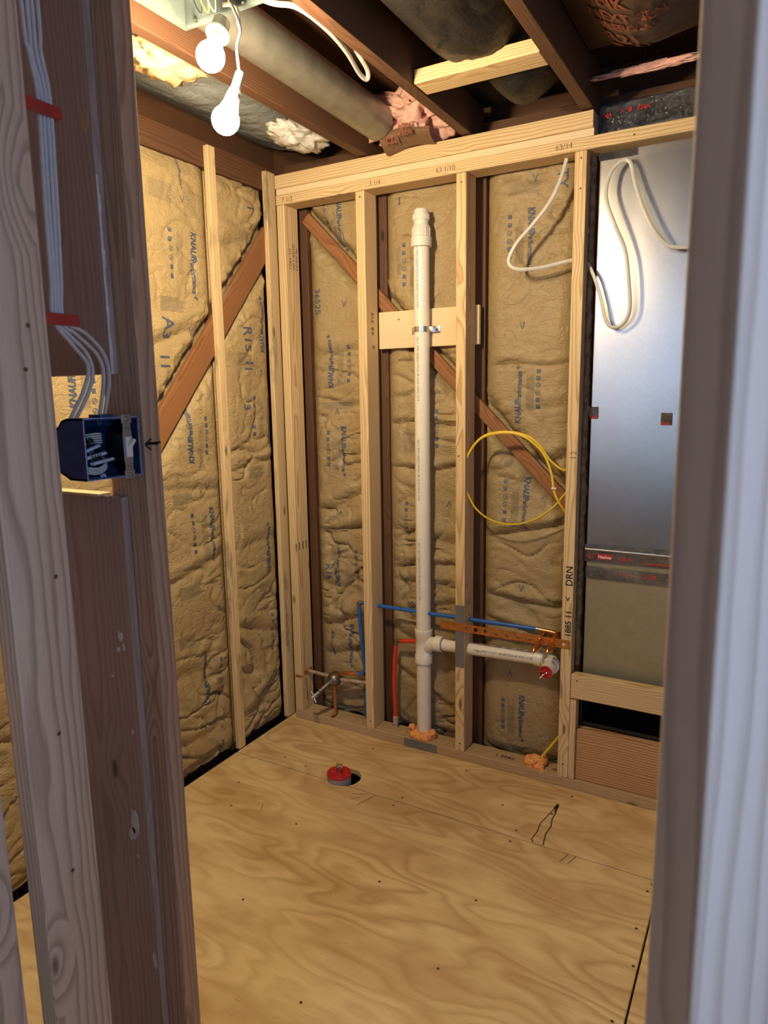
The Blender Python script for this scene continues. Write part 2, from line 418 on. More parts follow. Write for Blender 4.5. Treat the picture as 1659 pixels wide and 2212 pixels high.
screws([(.128, -.532), (.473, -.639), (1.139, -.388), (1.57, -.384), (1.563, -.42), (1.56, -.582), (1.575, -.715), (1.146, -.955), (1.141, -.687), (.712, -.391), (.205, -.66), (.55, -1.0), (.86, -.75), (.35, -1.1), (1.56, -.9), (.9, -1.2)], f2)
b = bmesh.new(); bx(b, (-.3, .26, -.2), (3.5, .30, 2.6)); struct('wall_back', b, W['oldX'])
b = bmesh.new(); bx(b, (-.24, -4.3, -.2), (-.2, .26, 2.6)); struct('wall_left', b, W['oldX'])
b = bmesh.new(); bx(b, (-.3, -4.3, 2.50), (3.5, .3, 2.55)); struct('ceiling', b, DECK)
# rear wall and side wall of the room the picture is taken from, each with a window
def holed(name, ax, pos, th, u0, u1, hu0, hu1, hz0, hz1, fr):
    b = bmesh.new()
    def pc(ua, ub, za, zb):
        if ax == 'y': bx(b, (ua, pos, za), (ub, pos+th, zb))
        else: bx(b, (pos, ua, za), (pos+th, ub, zb))
    pc(u0, hu0, -.2, 2.5); pc(hu1, u1, -.2, 2.5); pc(hu0, hu1, -.2, hz0); pc(hu0, hu1, hz1, 2.5); struct(name, b, DRY)
    b = bmesh.new(); t = .05
    def pf(ua, ub, za, zb):
        if ax == 'y': bx(b, (ua, pos-.01, za), (ub, pos+.05, zb), .003)
        else: bx(b, (pos-.01, ua, za), (pos+.05, ub, zb), .003)
    pf(hu0, hu0+t, hz0, hz1); pf(hu1-t, hu1, hz0, hz1); pf(hu0, hu1, hz0, hz0+t); pf(hu0, hu1, hz1-t, hz1)
    struct(fr, b, plain(fr+'_paint', (.8, .8, .8), .4))
holed('wall_rear', 'y', -4.3, .1, -.2, 3.5, .42, 1.02, 1.08, 2.42, 'window_1')
holed('wall_right', 'x', 2.7, .1, -4.3, .26, -2.64, -1.92, .75, 2.25, 'window_2')

# ------------------------------------------------------------------ lumber
def board(name, a, c, mat, label, cat, group=None, bev=.0025, nails=()):
    b = bmesh.new(); bx(b, a, c, bev)
    o = recenter(obj(name, b, mat)); tag(o, label, cat, group)
    for (p, n_) in nails:
        bm = bmesh.new(); lathe(bm, [(0, .0008), (.0032, .0006), (.0036, -.001)], p, ax=n_, seg=10); obj('nail_head', bm, plainscrew, o)
    return o
def marks(o, name, fn, mat, *items):
    pr = Print()
    for it in items: pr.text(*it[:3], **(it[3] if len(it) > 3 else {}))
    return pr.lay(name, fn, mat, o)
XA, XM, XR, TP = .370, .777, 1.183, 2.172
FR = lambda x=0, z=0, y=0: flat((x, y, z), (1, 0, 0), (0, 0, 1), (0, -1, 0))
bp = board('bottom_plate', (0, 0, 0), (1.75, .089, .038), W['plate'], 'flat brown bottom plate lying on the plywood under the stud wall', 'bottom plate',
           nails=[((.30, .04, .038), (0, 0, 1)), ((.34, .03, .038), (0, 0, 1)), ((.10, .05, .038), (0, 0, 1))])
marks(bp, 'pencil_writing', flat((.93, .03, .038), (1, 0, 0), (0, 1, 0), (0, 0, 1)), MARK, ('1 2042', (0, 0), .028), )
tp = board('top_plate', (0, 0, TP), (1.75, .089, TP+.038), W['newX'], 'long lower top plate running on in front of the metal duct', 'top plate',
           nails=[((1.36, 0, 2.19), (0, -1, 0))])
marks(tp, 'pencil_writing', FR(0, TP, 0), PENCIL, ('7 1/2', (.03, .008), .026), ('3 1/4', (.43, .009), .024), ('63 1/10', (.70, .012), .024), ('63/14', (1.12, .012), .024))
board('top_plate', (0, .003, TP+.0385), (1.24, .089, TP+.062), W['pale'], 'thin pale middle layer of the stacked top plates, without pencil figures', 'top plate')
board('top_plate', (-.002, 0, TP+.0625), (1.237, .089, TP+.113), W['newX'], 'topmost plate of the stack under the ceiling joists with a dark knot', 'top plate')
def stud(x0, x1, y1, z1, label, nm='wall_stud', mat='newZ', y0=0, z0=.0385, nl=()):
    return board(nm, (x0, y0, z0), (x1, y1, z1), W[mat], label, 'stud', nails=[((x, y0, z), (0, -1, 0)) for x, z in nl])
s0 = stud(.002, .040, .089, TP-.0005, 'corner wall stud at the left end of the wall, stamped near its top')
sa = stud(XA, XA+.038, .089, TP-.0005, 'knotty wall stud between the shower valve bay and the white pipe bay', nl=[(XA+.02, 2.15), (XA+.02, .07)])
sm = stud(XM, XM+.038, .089, TP-.0005, 'middle wall stud right of the tall white pipe with a grey nail plate on it', nl=[(XM+.02, 2.14), (XM+.012, 1.2), (XM+.02, .07)])
sr = stud(XR, XR+.038, .046, TP-.0005, 'right wall stud beside the sheet metal duct with handwriting low on its face', nl=[(XR+.02, 2.15), (XR+.02, 2.06), (XR+.02, .09)])
tr = stud(XR+.0385, XR+.060, .046, .345, 'short cripple stud standing under the left end of the low header', nm='cripple_stud')
side = lambda x, y, z: flat((x, y, z), (0, 0, 1), (0, 1, 0), (1, 0, 0))
marks(s0, 'grade_stamp', side(.040, .01, 1.93), MARK, ('PACIFIC SPF', (0, .055), .017), ('NO 2  KD-HT', (0, .035), .017), ('S-DRY  110', (0, .012), .017))
marks(s0, 'crayon_mark', side(.040, .012, .78), MARK, ('1111', (-.01, .07), .05, {'ang': -PI/2}))
marks(sa, 'pencil_writing', side(XA+.038, .02, 1.62), PENCIL, ('49 3/4', (.03, .012), .035, {'ang': PI/2*0}), ('6', (-.02, .02), .035))
vert = lambda x, z, y=0: flat((x, y, z), (0, 0, 1), (-1, 0, 0), (0, -1, 0))
marks(sr, 'marker_writing', vert(XR+.034, .66), MARK, ('DRN', (.10, 0), .034, {'bold': .0003}), ('1885 11', (-.085, 0), .03, {'bold': .0003}), ('<', (.045, .004), .03, {'bold': .0003}))
marks(sr, 'pencil_writing', vert(XR+.034, 1.20), PENCIL, ('12', (0, 0), .03))
hd = board('low_header', (XR+.040, -.003, .352), (1.75, .036, .440), W['newX'], 'new horizontal header board fixed low beneath the sheet metal duct', 'header', nails=[((1.245, -.003, .42), (0, -1, 0))])
rb = board('rim_board', (XR+.061, .012, .0385), (1.75, .05, .232), W['rim'], 'orange brown wide board under the dark duct opening', 'board')
blk = board('pipe_block', (.411, .0895, 1.602), (.830, .1085, 1.742), W['pale'], 'wide pale backing board behind the tall white pipe', 'blocking', nails=[((.50, .0895, 1.71), (0, -1, 0))])
# left wall: furring strips, old studs, old top plate
def furr(y0, y1, z1, label, x0=-.052, x1=-.030, mat='furr', z0=0.001):
    return board('furring_strip', (x0, y0, z0), (x1, y1, z1), W[mat], label, 'furring strip')
furr(-.343, -.305, 2.31, 'narrow furring strip standing in the middle of the left insulated wall')
furr(-.018, .040, 2.305, 'furring strip with a bark stained edge in the corner beside the stud wall')
for y, lb in ((-.325, 'old red brown stud behind the middle furring strip'), (-.79, 'old red brown stud of the left wall nearer the door')):
    board('old_stud', (-.170, y-.018, -.02), (-.0795, y+.018, 2.235), W['oldZ'], lb, 'stud')
board('old_plate', (-.170, -2.4, 2.236), (-.052, .10, 2.325), W['oldY'], 'old dark red top plate along the left wall above the paper insulation', 'top plate')
for x0, lb in ((.018, 'old red stud behind the shower valve bay at the corner'), (.392, 'old red stud showing just right of the knotty stud'), (.800, 'old dark stud behind the middle wall stud'), (1.19, 'old stud behind the right wall stud beside the duct')):
    board('old_stud', (x0, .128, -.02), (x0+.038, .255, 2.25), W['oldZ'], lb, 'stud')
board('old_plate', (-.05, .128, 2.2505), (1.75, .255, 2.36), W['oldX'], 'old dark top plate of the outer wall behind the new plates', 'top plate')
def slanted(name, p, q, width, thick, n, mat, label, cat):
    """board from p to q (centre line), width across, thickness along n"""
    p, q, n = Vector(p), Vector(q), Vector(n).normalized(); L = (q-p).length
    b = bmesh.new(); bx(b, (-width/2, -thick/2, 0), (width/2, thick/2, L), .002)
    o = obj(name, b, mat); z = (q-p).normalized(); y = n; x = y.cross(z).normalized()
    Mx = Matrix((x, y, z)).transposed().to_4x4(); Mx.translation = p; o.matrix_world = Mx
    return tag(o, label, cat)
slanted('diagonal_brace', (1.17, .121, 1.022), (.06, .121, 2.142), .048, .018, (0, -1, 0), W['brace'], 'red brown diagonal brace crossing the back wall behind the studs', 'brace')
slanted('diagonal_brace', (-.058, -.86, 1.05), (-.058, .02, 2.07), .088, .02, (1, 0, 0), W['brace'], 'red brown diagonal brace crossing the left insulated wall', 'brace')
# ceiling joists
for x0, lb in ((.385, 'old ceiling joist left of the round duct'), (.792, 'old red brown ceiling joist between the round duct and the black insulation'),
               (1.198, 'old dark ceiling joist between the black insulation and the printed brown insulation'), (1.66, 'old ceiling joist above the right door post')):
    board('ceiling_joist', (x0, -3.6, 2.29), (x0+.038, .12, 2.43), W['oldY'], lb, 'joist')
jb = board('joist_block', (.833, -.43, 2.292), (1.196, -.345, 2.330), W['newX'], 'new pale block nailed between two old joists below the black insulation', 'blocking')
board('nailing_strip', (.430, -3.0, 2.41), (.462, -.1, 2.45), W['newY'], 'thin tan strip running along above the round duct', 'strip')

# ------------------------------------------------------------------ door framing close to the camera
j1 = board('door_stud', (.842, -1.787, 0), (.880, -1.690, 2.43), W['jamb'], 'greyish near door stud left of the blue switch box with small nail holes', 'stud',
           nails=[((.88, -1.72, 1.53), (1, 0, 0)), ((.88, -1.73, 1.47), (1, 0, 0)), ((.88, -1.715, 1.17), (1, 0, 0)), ((.88, -1.735, .93), (1, 0, 0)), ((.88, -1.735, .70), (1, 0, 0))])
j3 = board('door_stud', (.791, -1.531, 0), (.880, -1.495, 2.43), W['jamb'], 'door stud right of the blue switch box with an arrow drawn on it', 'stud')
pr = Print(); pr.stroke([(.000, 0), (.032, .002)], .0035); pr.stroke([(-.002, 0), (.012, .009)], .003); pr.stroke([(-.002, 0), (.010, -.010)], .003); pr.stroke([(.006, .002), (.026, -.001)], .004)
pr.lay('marker_arrow', flat((.880, -1.5285, 1.352), (0, 1, 0), (0, 0, 1), (1, 0, 0)), MARK, j3)
ub = board('filler_board', (.64, -1.546, 1.468), (.832, -1.532, 2.43), W['jambdark'], 'dark brown old board above the switch box', 'board', bev=.001)
b = bmesh.new(); zs = [1.468+i*.028 for i in range(12)]
for i, z in enumerate(zs[:-1]):
    bx(b, (.832, -1.5468, z), (.8328, -1.5418+.0012*math.sin(i*2.3), zs[i+1]))
obj('plaster_edge', b, TAN, ub)['label'] = 'pale plaster crust along the board edge'
lb_ = board('filler_board', (.64, -1.546, .001), (.832, -1.532, 1.262), W['jambdark'], 'brown paint-spotted old board below the switch box', 'board', bev=.001)
def splat(bm, x, z, rx, rz, y, seed):
    rnd = random.Random(seed); n = 11; vs = []
    for k in range(n):
        a = 2*PI*k/n; f = rnd.uniform(.5, 1.15); vs.append(bm.verts.new((x+math.cos(a)*rx*f, y, z+math.sin(a)*rz*f)))
    r = bmesh.ops.extrude_face_region(bm, geom=[bm.faces.new(vs)])
    for v in [g_ for g_ in r['geom'] if isinstance(g_, bmesh.types.BMVert)]: v.co.y -= .0006
for i, (x, z, rx, rz) in enumerate([(.797, .645, .011, .036), (.789, .618, .010, .018), (.80, 1.01, .006, .012), (.806, .99, .004, .008), (.793, .985, .005, .006), (.822, .36, .006, .018), (.812, .83, .004, .006), (.77, .93, .004, .004), (.80, .575, .003, .004)]):
    bm = bmesh.new(); splat(bm, x, z, rx, rz, -1.546, i); obj('plaster_spot', bm, TAN, lb_)
board('filler_sill', (.66, -1.560, 1.2625), (.790, -1.532, 1.2675), W['newX'], 'thin lit wooden lip under the switch box opening', 'wood strip', bev=.001)
board('door_stud', (.66, -1.845, 0), (.838, -1.807, 2.43), W['jamb'], 'pale door frame stud at the far left edge of the view', 'stud')
# door board on the right, set cornerwise to the opening
pc_ = Vector((1.793-.0223, -2.343+.465, 0))
b = bmesh.new(); bx(b, (0, 0, 0), (.140, .038, 2.45), .003, 3)
po = obj('door_post', b, W['post']); po.location = pc_
th = math.radians(62)   # the board stands slightly turned in the opening
po.rotation_euler = (0, 0, th)
tag(po, 'large blurred wooden door post at the right edge, one face lit blue by daylight', 'post')

# ------------------------------------------------------------------ paper faced insulation
class Batt:
    def __init__(s, side_, u0, u1, z0, z1, base, seed, puff=.035, folds=(), brace=None, crum=1.0, hold=None):
        s.__dict__.update(side=side_, u0=u0, u1=u1, z0=z0, z1=z1, base=base, seed=seed, puff=puff, folds=folds, brace=brace, crum=crum, hold=hold)
    def h(s, u, v):
        w = s.u1-s.u0; e = max(0.0, min(u-s.u0, s.u1-u))
        t = min(1, e/.07); ez = min(1, max(0, min(v-s.z0, s.z1-v))/.05)
        h = s.puff*(1-(1-t)**2.2)*(.45+.55*ez)
        sd = s.seed
        wx, wy = nz(u*5, v*5, sd)*.06, nz(u*5+9, v*5, sd+3)*.06
        msk = max(0, min(1, .45+.35*max(0, 1.1-v)+1.5*nz(u*2.2, v*1.7, sd+7)))
        lowb = 1.0+.7*max(0, min(1, (1.0-v)/.9))
        c = s.crum*lowb
        # sharp paper creases: ridged noise at two sizes, slanted both ways, masked so that smooth fields remain
        q1 = (u+wx)*4.2+(v+wy)*2.6; q2 = (v+wy)*8.5-(u+wx)*2.2
        n1 = nz(q1, q2, sd+11); h -= c*.016*max(0, 1-abs(n1)/.10)**1.6*t*max(0, msk)
        n2 = nz(q1*2.3+4, q2*1.9, sd+17); h -= c*.0075*max(0, 1-abs(n2)/.13)**1.3*t*msk
        h += c*.007*nz(u*5, v*7, sd+23)*t
        vr = noise.voronoi(Vector(((u+wx)*13, (v+wy)*17, sd)))[0]; h += c*.0042*(vr[1]-vr[0])*t*(.12+msk)
        vr = noise.voronoi(Vector(((u+wy)*34, (v+wx)*40, sd)))[0]; h += c*.0014*(vr[1]-vr[0])*t
        for (v0, sl, amp, wd) in s.folds:
            d = v-v0-sl*(u-(s.u0+s.u1)/2)-wx*.5
            h -= amp*math.exp(-abs(d)/wd)*min(1, t*1.6)*(.55+.9*abs(nz(u*7, v0*5, sd)))
            h += amp*.55*math.exp(-((d-wd*2.4)/(wd*1.6))**2)*t
        if s.brace:
            p, q, hw = s.brace; dx, dz = q[0]-p[0], q[1]-p[1]; L = math.hypot(dx, dz)
            d = abs((u-p[0])*dz-(v-p[1])*dx)/L - hw - .006 - .010*nz(u*14, v*14, sd+31)
            if d < 0: h = min(h, -.012)
            elif d < .05: h = h*(d/.05)**.5 - .012*(1-(d/.05)**.5) + .012*math.sin(d/.05*PI)*abs(nz(u*26, v*26, sd+37))*2
        return h
    def pt(s, u, v, off=0.0):
        if off and hasattr(s, 'gr'):
            nu, nv = s.nn; a = min(max((u-s.u0)/(s.u1-s.u0)*nu, 0), nu-1e-6); b = min(max((v-s.z0)/(s.z1-s.z0)*nv, 0), nv-1e-6)
            i, j = int(a), int(b); a -= i; b -= j; g = s.gr
            h = (g[j][i]*(1-a)+g[j][i+1]*a)*(1-b)+(g[j+1][i]*(1-a)+g[j+1][i+1]*a)*b+off
        else: h = s.h(u, v)+off
        return Vector((s.base+h, u, v)) if s.side == 'L' else Vector((u, s.base-h, v))
    def mesh(s, step=.0072):
        nu = max(2, int((s.u1-s.u0)/step)); nv = int((s.z1-s.z0)/step); bm = bmesh.new(); g = []
        for j in range(nv+1):
            v = s.z0+(s.z1-s.z0)*j/nv; row = []
            for i in range(nu+1):
                u = s.u0+(s.u1-s.u0)*i/nu; row.append(bm.verts.new(s.pt(u, v)))
            g.append(row)
        for j in range(nv):
            for i in range(nu): bm.faces.new((g[j][i], g[j][i+1], g[j+1][i+1], g[j+1][i]))
        s.nn = (nu, nv); s.gr = [[(v.co.x-s.base if s.side == 'L' else s.base-v.co.y) for v in r_] for r_ in g]
        # give it its real depth: walls back to the sheathing
        back = s.base-.09 if s.side == 'L' else s.base+.10
        def bk(co): return Vector((back, co.y, co.z)) if s.side == 'L' else Vector((co.x, back, co.z))
        loop = g[0][:]+[r[-1] for r in g[1:]]+g[-1][-2::-1]+[r[0] for r in g[-2:0:-1]]
        bl = [bm.verts.new(bk(v.co)) for v in loop]
        for k in range(len(loop)):
            k2 = (k+1) % len(loop); bm.faces.new((loop[k], loop[k2], bl[k2], bl[k]))
        bm.faces.new(bl); return bm
UPW, DNW = PI/2, -PI/2
def knauf(pr, u, v, length, d, flip=1):
    """logo line written upwards (d=1) or downwards (d=-1) starting at (u, v); flip mirrors for a surface seen with u reversed"""
    k = length/.235; ang = UPW if d > 0 else DNW
    pr.text('KNAUF', (u, v), .036*k, ang=ang, bold=.0013*k, shear=.15, sx=.80)
    pr.text('Performance', (u, v+d*.092*k), .029*k, ang=ang, bold=.0009*k, sx=.78)
    pr.text('+', (u+(-.002 if d > 0 else .002), v+d*.214*k), .036*k, ang=ang, bold=.0012*k, sx=.9)
def icons(pr, u, v, length, d):
    n = 6; st = length/(n-.4)
    for k in range(n):
        c = (u, v+d*k*st)
        if k in (0, 1, 4, 5):
            pr.rect((c[0]-.007, c[1]-.007), .014, .009); pr.rect((c[0]-.007, c[1]+.004), .014, .003); pr.rect((c[0]-.007, c[1]+.0015), .003, .003); pr.rect((c[0]+.004, c[1]+.0015), .003, .003)
        else:
            pr.ring(c, .009, .0018); pr.stroke([(c[0]-.004, c[1]), (c[0], c[1]-.004), (c[0]+.004, c[1]+.004)], .0018)
def fine(pr, u, v, w_, h_, vert_=True, n=9):
    rnd = random.Random(int(u*1000+v*77))
    for k in range(n):
        L = (h_ if vert_ else w_)*rnd.uniform(.75, 1)
        if vert_: pr.rect((u+k*w_/n, v), .0012, L)
        else: pr.rect((u, v+k*h_/n), L, .0012)
def tick(pr, u, v, d=1): pr.stroke([(u-.009, v-.012*d), (u, v+.012*d), (u+.009, v-.012*d)], .0028)
def batt(bt, label, mat, logos=(), ics=(), fines=(), ticks=(), words=(), group=None):
    o = obj('insulation_batt', bt.mesh(), mat, smooth=True); me = o.data
    for p in me.polygons: p.use_smooth = True
    tag(o, label, 'insulation', group)
    if logos or ics or ticks or words:
        pr = Print()
        for a_ in logos: knauf(pr, *a_)
        for a_ in ics: icons(pr, *a_)
        for a_ in ticks: tick(pr, *a_)
        for (t, u, v, sz, ang) in words: pr.text(t, (u, v), sz, ang=ang, bold=.0006)
        pr.lay('printed_lettering', bt.pt, INK, o, cut=.0072, off=.0016)
    if fines:
        pr = Print()
        for a_ in fines: fine(pr, *a_)
        pr.lay('fine_print', bt.pt, INKG, o, cut=.010, off=.0014)
    return o
LB = ((-.86, 1.05), (.02, 2.07), .044)
batt(Batt('L', -.770, -.331, .012, 2.234, -.078, 3, folds=((1.63, .3, .020, .02), (1.10, -.15, .014, .02), (.78, .25, .015, .02), (.40, -.2, .012, .03), (.14, .1, .012, .02)), brace=LB, crum=.85),
     'wide kraft paper insulation batt on the left wall, left of the middle furring strip', KRAFT_L,
     logos=[(-.440, 2.0, .235, -1), (-.478, 2.232, .10, -1), (-.490, 1.19, .235, 1), (-.425, 1.02, .215, -1), (-.480, .255, .225, 1), (-.435, .085, .1, -1)],
     ics=[(-.535, 1.99, .17, -1), (-.418, 1.225, .14, 1), (-.512, 1.00, .15, -1), (-.408, .27, .16, 1)],
     fines=[(-.62, 2.08, .11, .06, False, 12), (-.46, 2.05, .07, .09, False, 14), (-.505, 1.85, .03, .16, True, 7), (-.46, 1.16, .03, .17, True, 7), (-.60, 1.05, .10, .04, False, 10), (-.47, .84, .03, .17, True, 7), (-.60, .70, .13, .05, False, 10), (-.44, .27, .03, .18, True, 7), (-.62, .52, .10, .04, False, 9), (-.6, 1.72, .12, .05, False, 11)],
     ticks=[(-.47, 2.10, -1), (-.46, 1.66, -1), (-.43, 1.10, -1), (-.40, .62, 1), (-.42, .13, 1), (-.46, 1.075, 1)],
     words=[('A', -.60, 1.70, .07, DNW), ('3', -.60, 1.655, .06, DNW), ('11', -.615, 1.58, .06, DNW)])
batt(Batt('L', -.323, -.004, .012, 2.234, -.078, 9, folds=((2.02, .5, .018, .025), (1.82, 1.0, .016, .02), (1.16, .1, .016, .012), (.83, .0, .008, .02), (.45, -.2, .016, .02), (.16, .4, .022, .02)), brace=LB, crum=1.0),
     'kraft paper insulation batt on the left wall between the middle strip and the corner', KRAFT_L,
     logos=[(-.055, 1.60, .225, 1), (-.050, 1.42, .21, -1), (-.078, .69, .22, 1), (-.040, .52, .22, -1)],
     ics=[(-.135, 1.42, .16, -1), (-.085, .50, .17, -1)],
     fines=[(-.11, 1.27, .03, .16, True, 7), (-.22, 1.55, .09, .05, False, 9), (-.19, 1.10, .10, .05, False, 9), (-.18, 2.0, .09, .06, False, 10), (-.16, .62, .10, .04, False, 9)],
     ticks=[(-.11, 2.08, -1), (-.07, .60, -1), (-.075, 1.52, 1)],
     words=[('R15  I1', -.175, 1.70, .062, DNW), ('3', -.20, 1.40, .055, DNW), ('1', -.13, 2.16, .06, DNW)])
batt(Batt('L', -1.20, -.812, .012, 2.234, -.078, 15, folds=((1.63, .3, .014, .02), (.9, -.2, .014, .02)), crum=.6),
     'kraft paper insulation seen through the gap around the switch box', KRAFT_L,
     logos=[(-.955, 1.40, .235, 1)], ics=[(-.892, 1.33, .17, 1)], fines=[(-.935, 1.40, .03, .16, True, 7), (-.98, 1.20, .1, .05, False, 9)], words=[])
batt(Batt('L', -1.72, -1.21, .012, 2.234, -.078, 19, crum=.8), 'kraft paper insulation on the left wall behind the near door studs', KRAFT_L)
BB = ((.06, 2.142), (1.17, 1.022), .024)
batt(Batt('B', .057, .391, .010, 2.249, .150, 31, puff=.040, folds=((1.60, .1, .014, .02), (1.44, .0, .007, .02), (.98, .25, .022, .016), (.86, .15, .020, .016), (.60, -.1, .014, .02), (.46, .35, .020, .02), (.30, .2, .020, .02), (.15, .4, .02, .02)), brace=BB, crum=1.0),
     'wrinkled kraft paper insulation behind the shower valve bay', KRAFT,
     logos=[(.215, 2.205, .21, -1), (.178, 1.455, .22, 1), (.210, 1.30, .215, -1), (.185, .60, .20, 1), (.225, .44, .2, -1)],
     ics=[(.256, 1.485, .15, 1), (.146, 1.27, .15, -1), (.268, .65, .13, 1), (.138, .385, .11, -1), (.157, 2.2, .12, -1)],
     fines=[(.20, 1.47, .03, .17, True, 7), (.12, 1.37, .15, .03, False, 8), (.165, 1.10, .03, .17, True, 7), (.22, .62, .03, .13, True, 7), (.19, 2.0, .02, .15, True, 6)],
     ticks=[(.19, 1.36, 1), (.20, .93, 1), (.24, 1.79, -1), (.20, .51, 1)], words=[('36525', .098, 1.86, .042, DNW), ('R15', .115, .70, .045, DNW)])
batt(Batt('B', .423, .798, .010, 2.249, .150, 43, puff=.036, folds=((1.30, 0, .018, .012), (1.13, .05, .022, .012), (.86, -.1, .016, .02), (.74, .1, .020, .014), (.66, -.1, .018, .014), (.56, .2, .016, .014), (.40, -.3, .018, .02), (.2, -.5, .02, .02), (1.43, .05, .009, .012)), brace=BB, crum=1.05),
     'wrinkled kraft paper insulation behind the tall white pipe', KRAFT,
     logos=[(.575, 1.21, .21, 1)],
     ics=[(.513, 1.985, .16, -1), (.512, .99, .14, -1), (.648, 1.36, .15, -1)],
     fines=[(.54, 1.83, .04, .15, True, 8), (.50, 1.20, .10, .08, False, 14), (.68, 1.15, .06, .12, False, 14), (.48, 1.88, .02, .12, True, 5)],
     ticks=[(.70, 1.0, 1)], words=[('1', .485, 2.13, .045, 0), ('A15', .545, .52, .04, UPW)])
batt(Batt('B', .841, 1.188, .010, 2.249, .150, 57, puff=.040, folds=((1.52, 0, .012, .01), (1.36, .1, .007, .012), (1.17, .25, .024, .016), (1.10, -.1, .016, .014), (.92, .25, .026, .016), (.64, -.05, .026, .014), (.53, -.08, .020, .012), (1.82, -.05, .007, .03)), brace=BB, crum=.75),
     'kraft paper insulation behind the yellow cable loop and the white cable', KRAFT,
     logos=[(1.00, 2.055, .215, -1), (.985, 1.315, .21, 1), (1.0, 1.12, .20, -1), (1.0, .275, .2, -1)],
     ics=[(.934, 2.03, .15, -1), (1.048, 1.375, .14, 1), (.93, 1.10, .16, -1), (.935, .24, .13, -1)],
     fines=[(.955, 1.87, .03, .15, True, 7), (1.005, 1.37, .03, .14, True, 7), (.955, .93, .03, .16, True, 7), (.955, .10, .03, .16, True, 7), (.93, 2.10, .12, .04, False, 9)],
     ticks=[(1.02, 2.15, -1), (.985, 1.66, -1), (1.0, .70, -1), (.96, .35, 1)], words=[('TY', 1.10, 2.16, .05, DNW)])
# crumpled edge of the batt squeezed between the right stud and the duct
b = bmesh.new(); pts = []; rr = []
for i in range(150):
    z = .46+i*(2.165-.46)/149
    pts.append(Vector((1.2275+.0035*nz(z*9, 3), (.058+.012*nz(z*13, 9)), z)))
    rr.append(.0085+.010*abs(nz(z*17, 1))+.006*abs(nz(z*47, 4)))
sweep(b, pts, rr, seg=14)
for v in b.verts: v.co += Vector((.004*nz(v.co.z*60, v.co.y*90, 1), .005*nz(v.co.z*60, v.co.x*90, 5), 0))
tag(recenter(obj('insulation_edge', b, WOOLB, smooth=True)), 'crumpled dark paper edge stuffed between the right stud and the metal duct', 'insulation')

# ceiling batts
def ceil_batt(x0, x1, y0, y1, fn, mat, label, name='insulation_batt'):
    nx, ny = max(6, int((x1-x0)/.012)), int((y1-y0)/.016); bm = bmesh.new(); g = []
    for j in range(ny+1):
        g.append([bm.verts.new((x0+(x1-x0)*i/nx, y0+(y1-y0)*j/ny, fn(x0+(x1-x0)*i/nx, y0+(y1-y0)*j/ny))) for i in range(nx+1)])
    for j in range(ny):
        for i in range(nx): bm.faces.new((g[j][i], g[j][i+1], g[j+1][i+1], g[j+1][i]))
    loop = g[0][:]+[r[-1] for r in g[1:]]+g[-1][-2::-1]+[r[0] for r in g[-2:0:-1]]
    tl = [bm.verts.new((v.co.x, v.co.y, 2.495)) for v in loop]
    for k in range(len(loop)):
        k2 = (k+1) % len(loop); bm.faces.new((loop[k], loop[k2], tl[k2], tl[k]))
    bm.faces.new(tl)
    o = obj(name, bm, mat, smooth=True)
    for p in o.data.polygons: p.use_smooth = True
    return tag(recenter(o), label, 'insulation')
def bulge(x0, x1, y0, y1, top, dep, seed, cr=1.0, ex=1.5, ey=.12):
    def f(x, y):
        a = max(0, min(x-x0, x1-x))/((x1-x0)/2); e = max(0, min(y-y0, y1-y))
        k = (1-(1-a)**ex)*(1-(1-min(1, e/ey))**2)
        n = nz(x*4, y*3, seed); c = math.exp(-abs(nz(x*9, y*7, seed+5))/.07)*.008+math.exp(-abs(nz(x*23, y*17, seed+9))/.1)*.003
        return top-dep*k-.020*n*k+c*cr*k
    return f
b1 = ceil_batt(.842, 1.194, -2.6, -.36, bulge(.842, 1.194, -2.9, -.26, 2.44, .125, 4, 1.3, 2.6), BLACKP, 'black faced ceiling insulation sagging in front of the new joist block')
bl2 = bulge(.93, 1.192, -.34, -.02, 2.40, .115, 8, 1.0, 1.7, .13)
b2 = ceil_batt(.93, 1.192, -.335, -.025, bl2, BLACKP, 'small black faced ceiling insulation bulging between the block and the top plate')
b = bmesh.new(); bx(b, (.832, -.30, 2.405), (1.197, .118, 2.42)); tag(recenter(obj('dark_felt', b, BLACKP)), 'flat black felt above the small bulging insulation', 'felt')
pk = bulge(1.242, 1.655, -2.7, -.10, 2.41, .085, 12, 1.0, 1.6, .18)
o = ceil_batt(1.242, 1.655, -2.6, -.105, pk, BROWNP, 'brown faced ceiling insulation printed with red words right of the dark joist')
pr = Print()
lines = [('PINK', .0, .052), ('NEXT GEN', -.045, .040), ('FIBERGLAS', -.080, .034), ('R21', -.140, .060), ('R-21', -.195, .058), ('THERMAL', -.225, .022), ('BATT', -.25, .022)]
for t, dv, sz in lines: pr.text(t, (0, dv), sz, bold=.0012, sx=.95)
U = Vector((.995, .08, 0)); V = Vector((.08, -.995, 0))
O = Vector((1.310, -.47, 0))
def onpk(a_, b_, off):
    p = O+U*a_-V*b_*1.9*-1 if False else O+U*a_+Vector((-.12, -1, 0)).normalized()*(b_*1.4)
    return Vector((p.x, p.y, pk(p.x, p.y)-off))
pr.lay('printed_lettering', onpk, INKR, o, cut=.010, off=.0045)
ceil_batt(-.19, .383, -3.0, .10, bulge(-.19, .383, -3.2, .3, 2.47, .085, 21, 1.0), GLAREP, 'ceiling insulation coloured grey-blue for the bulb glare, in the bay along the left wall')
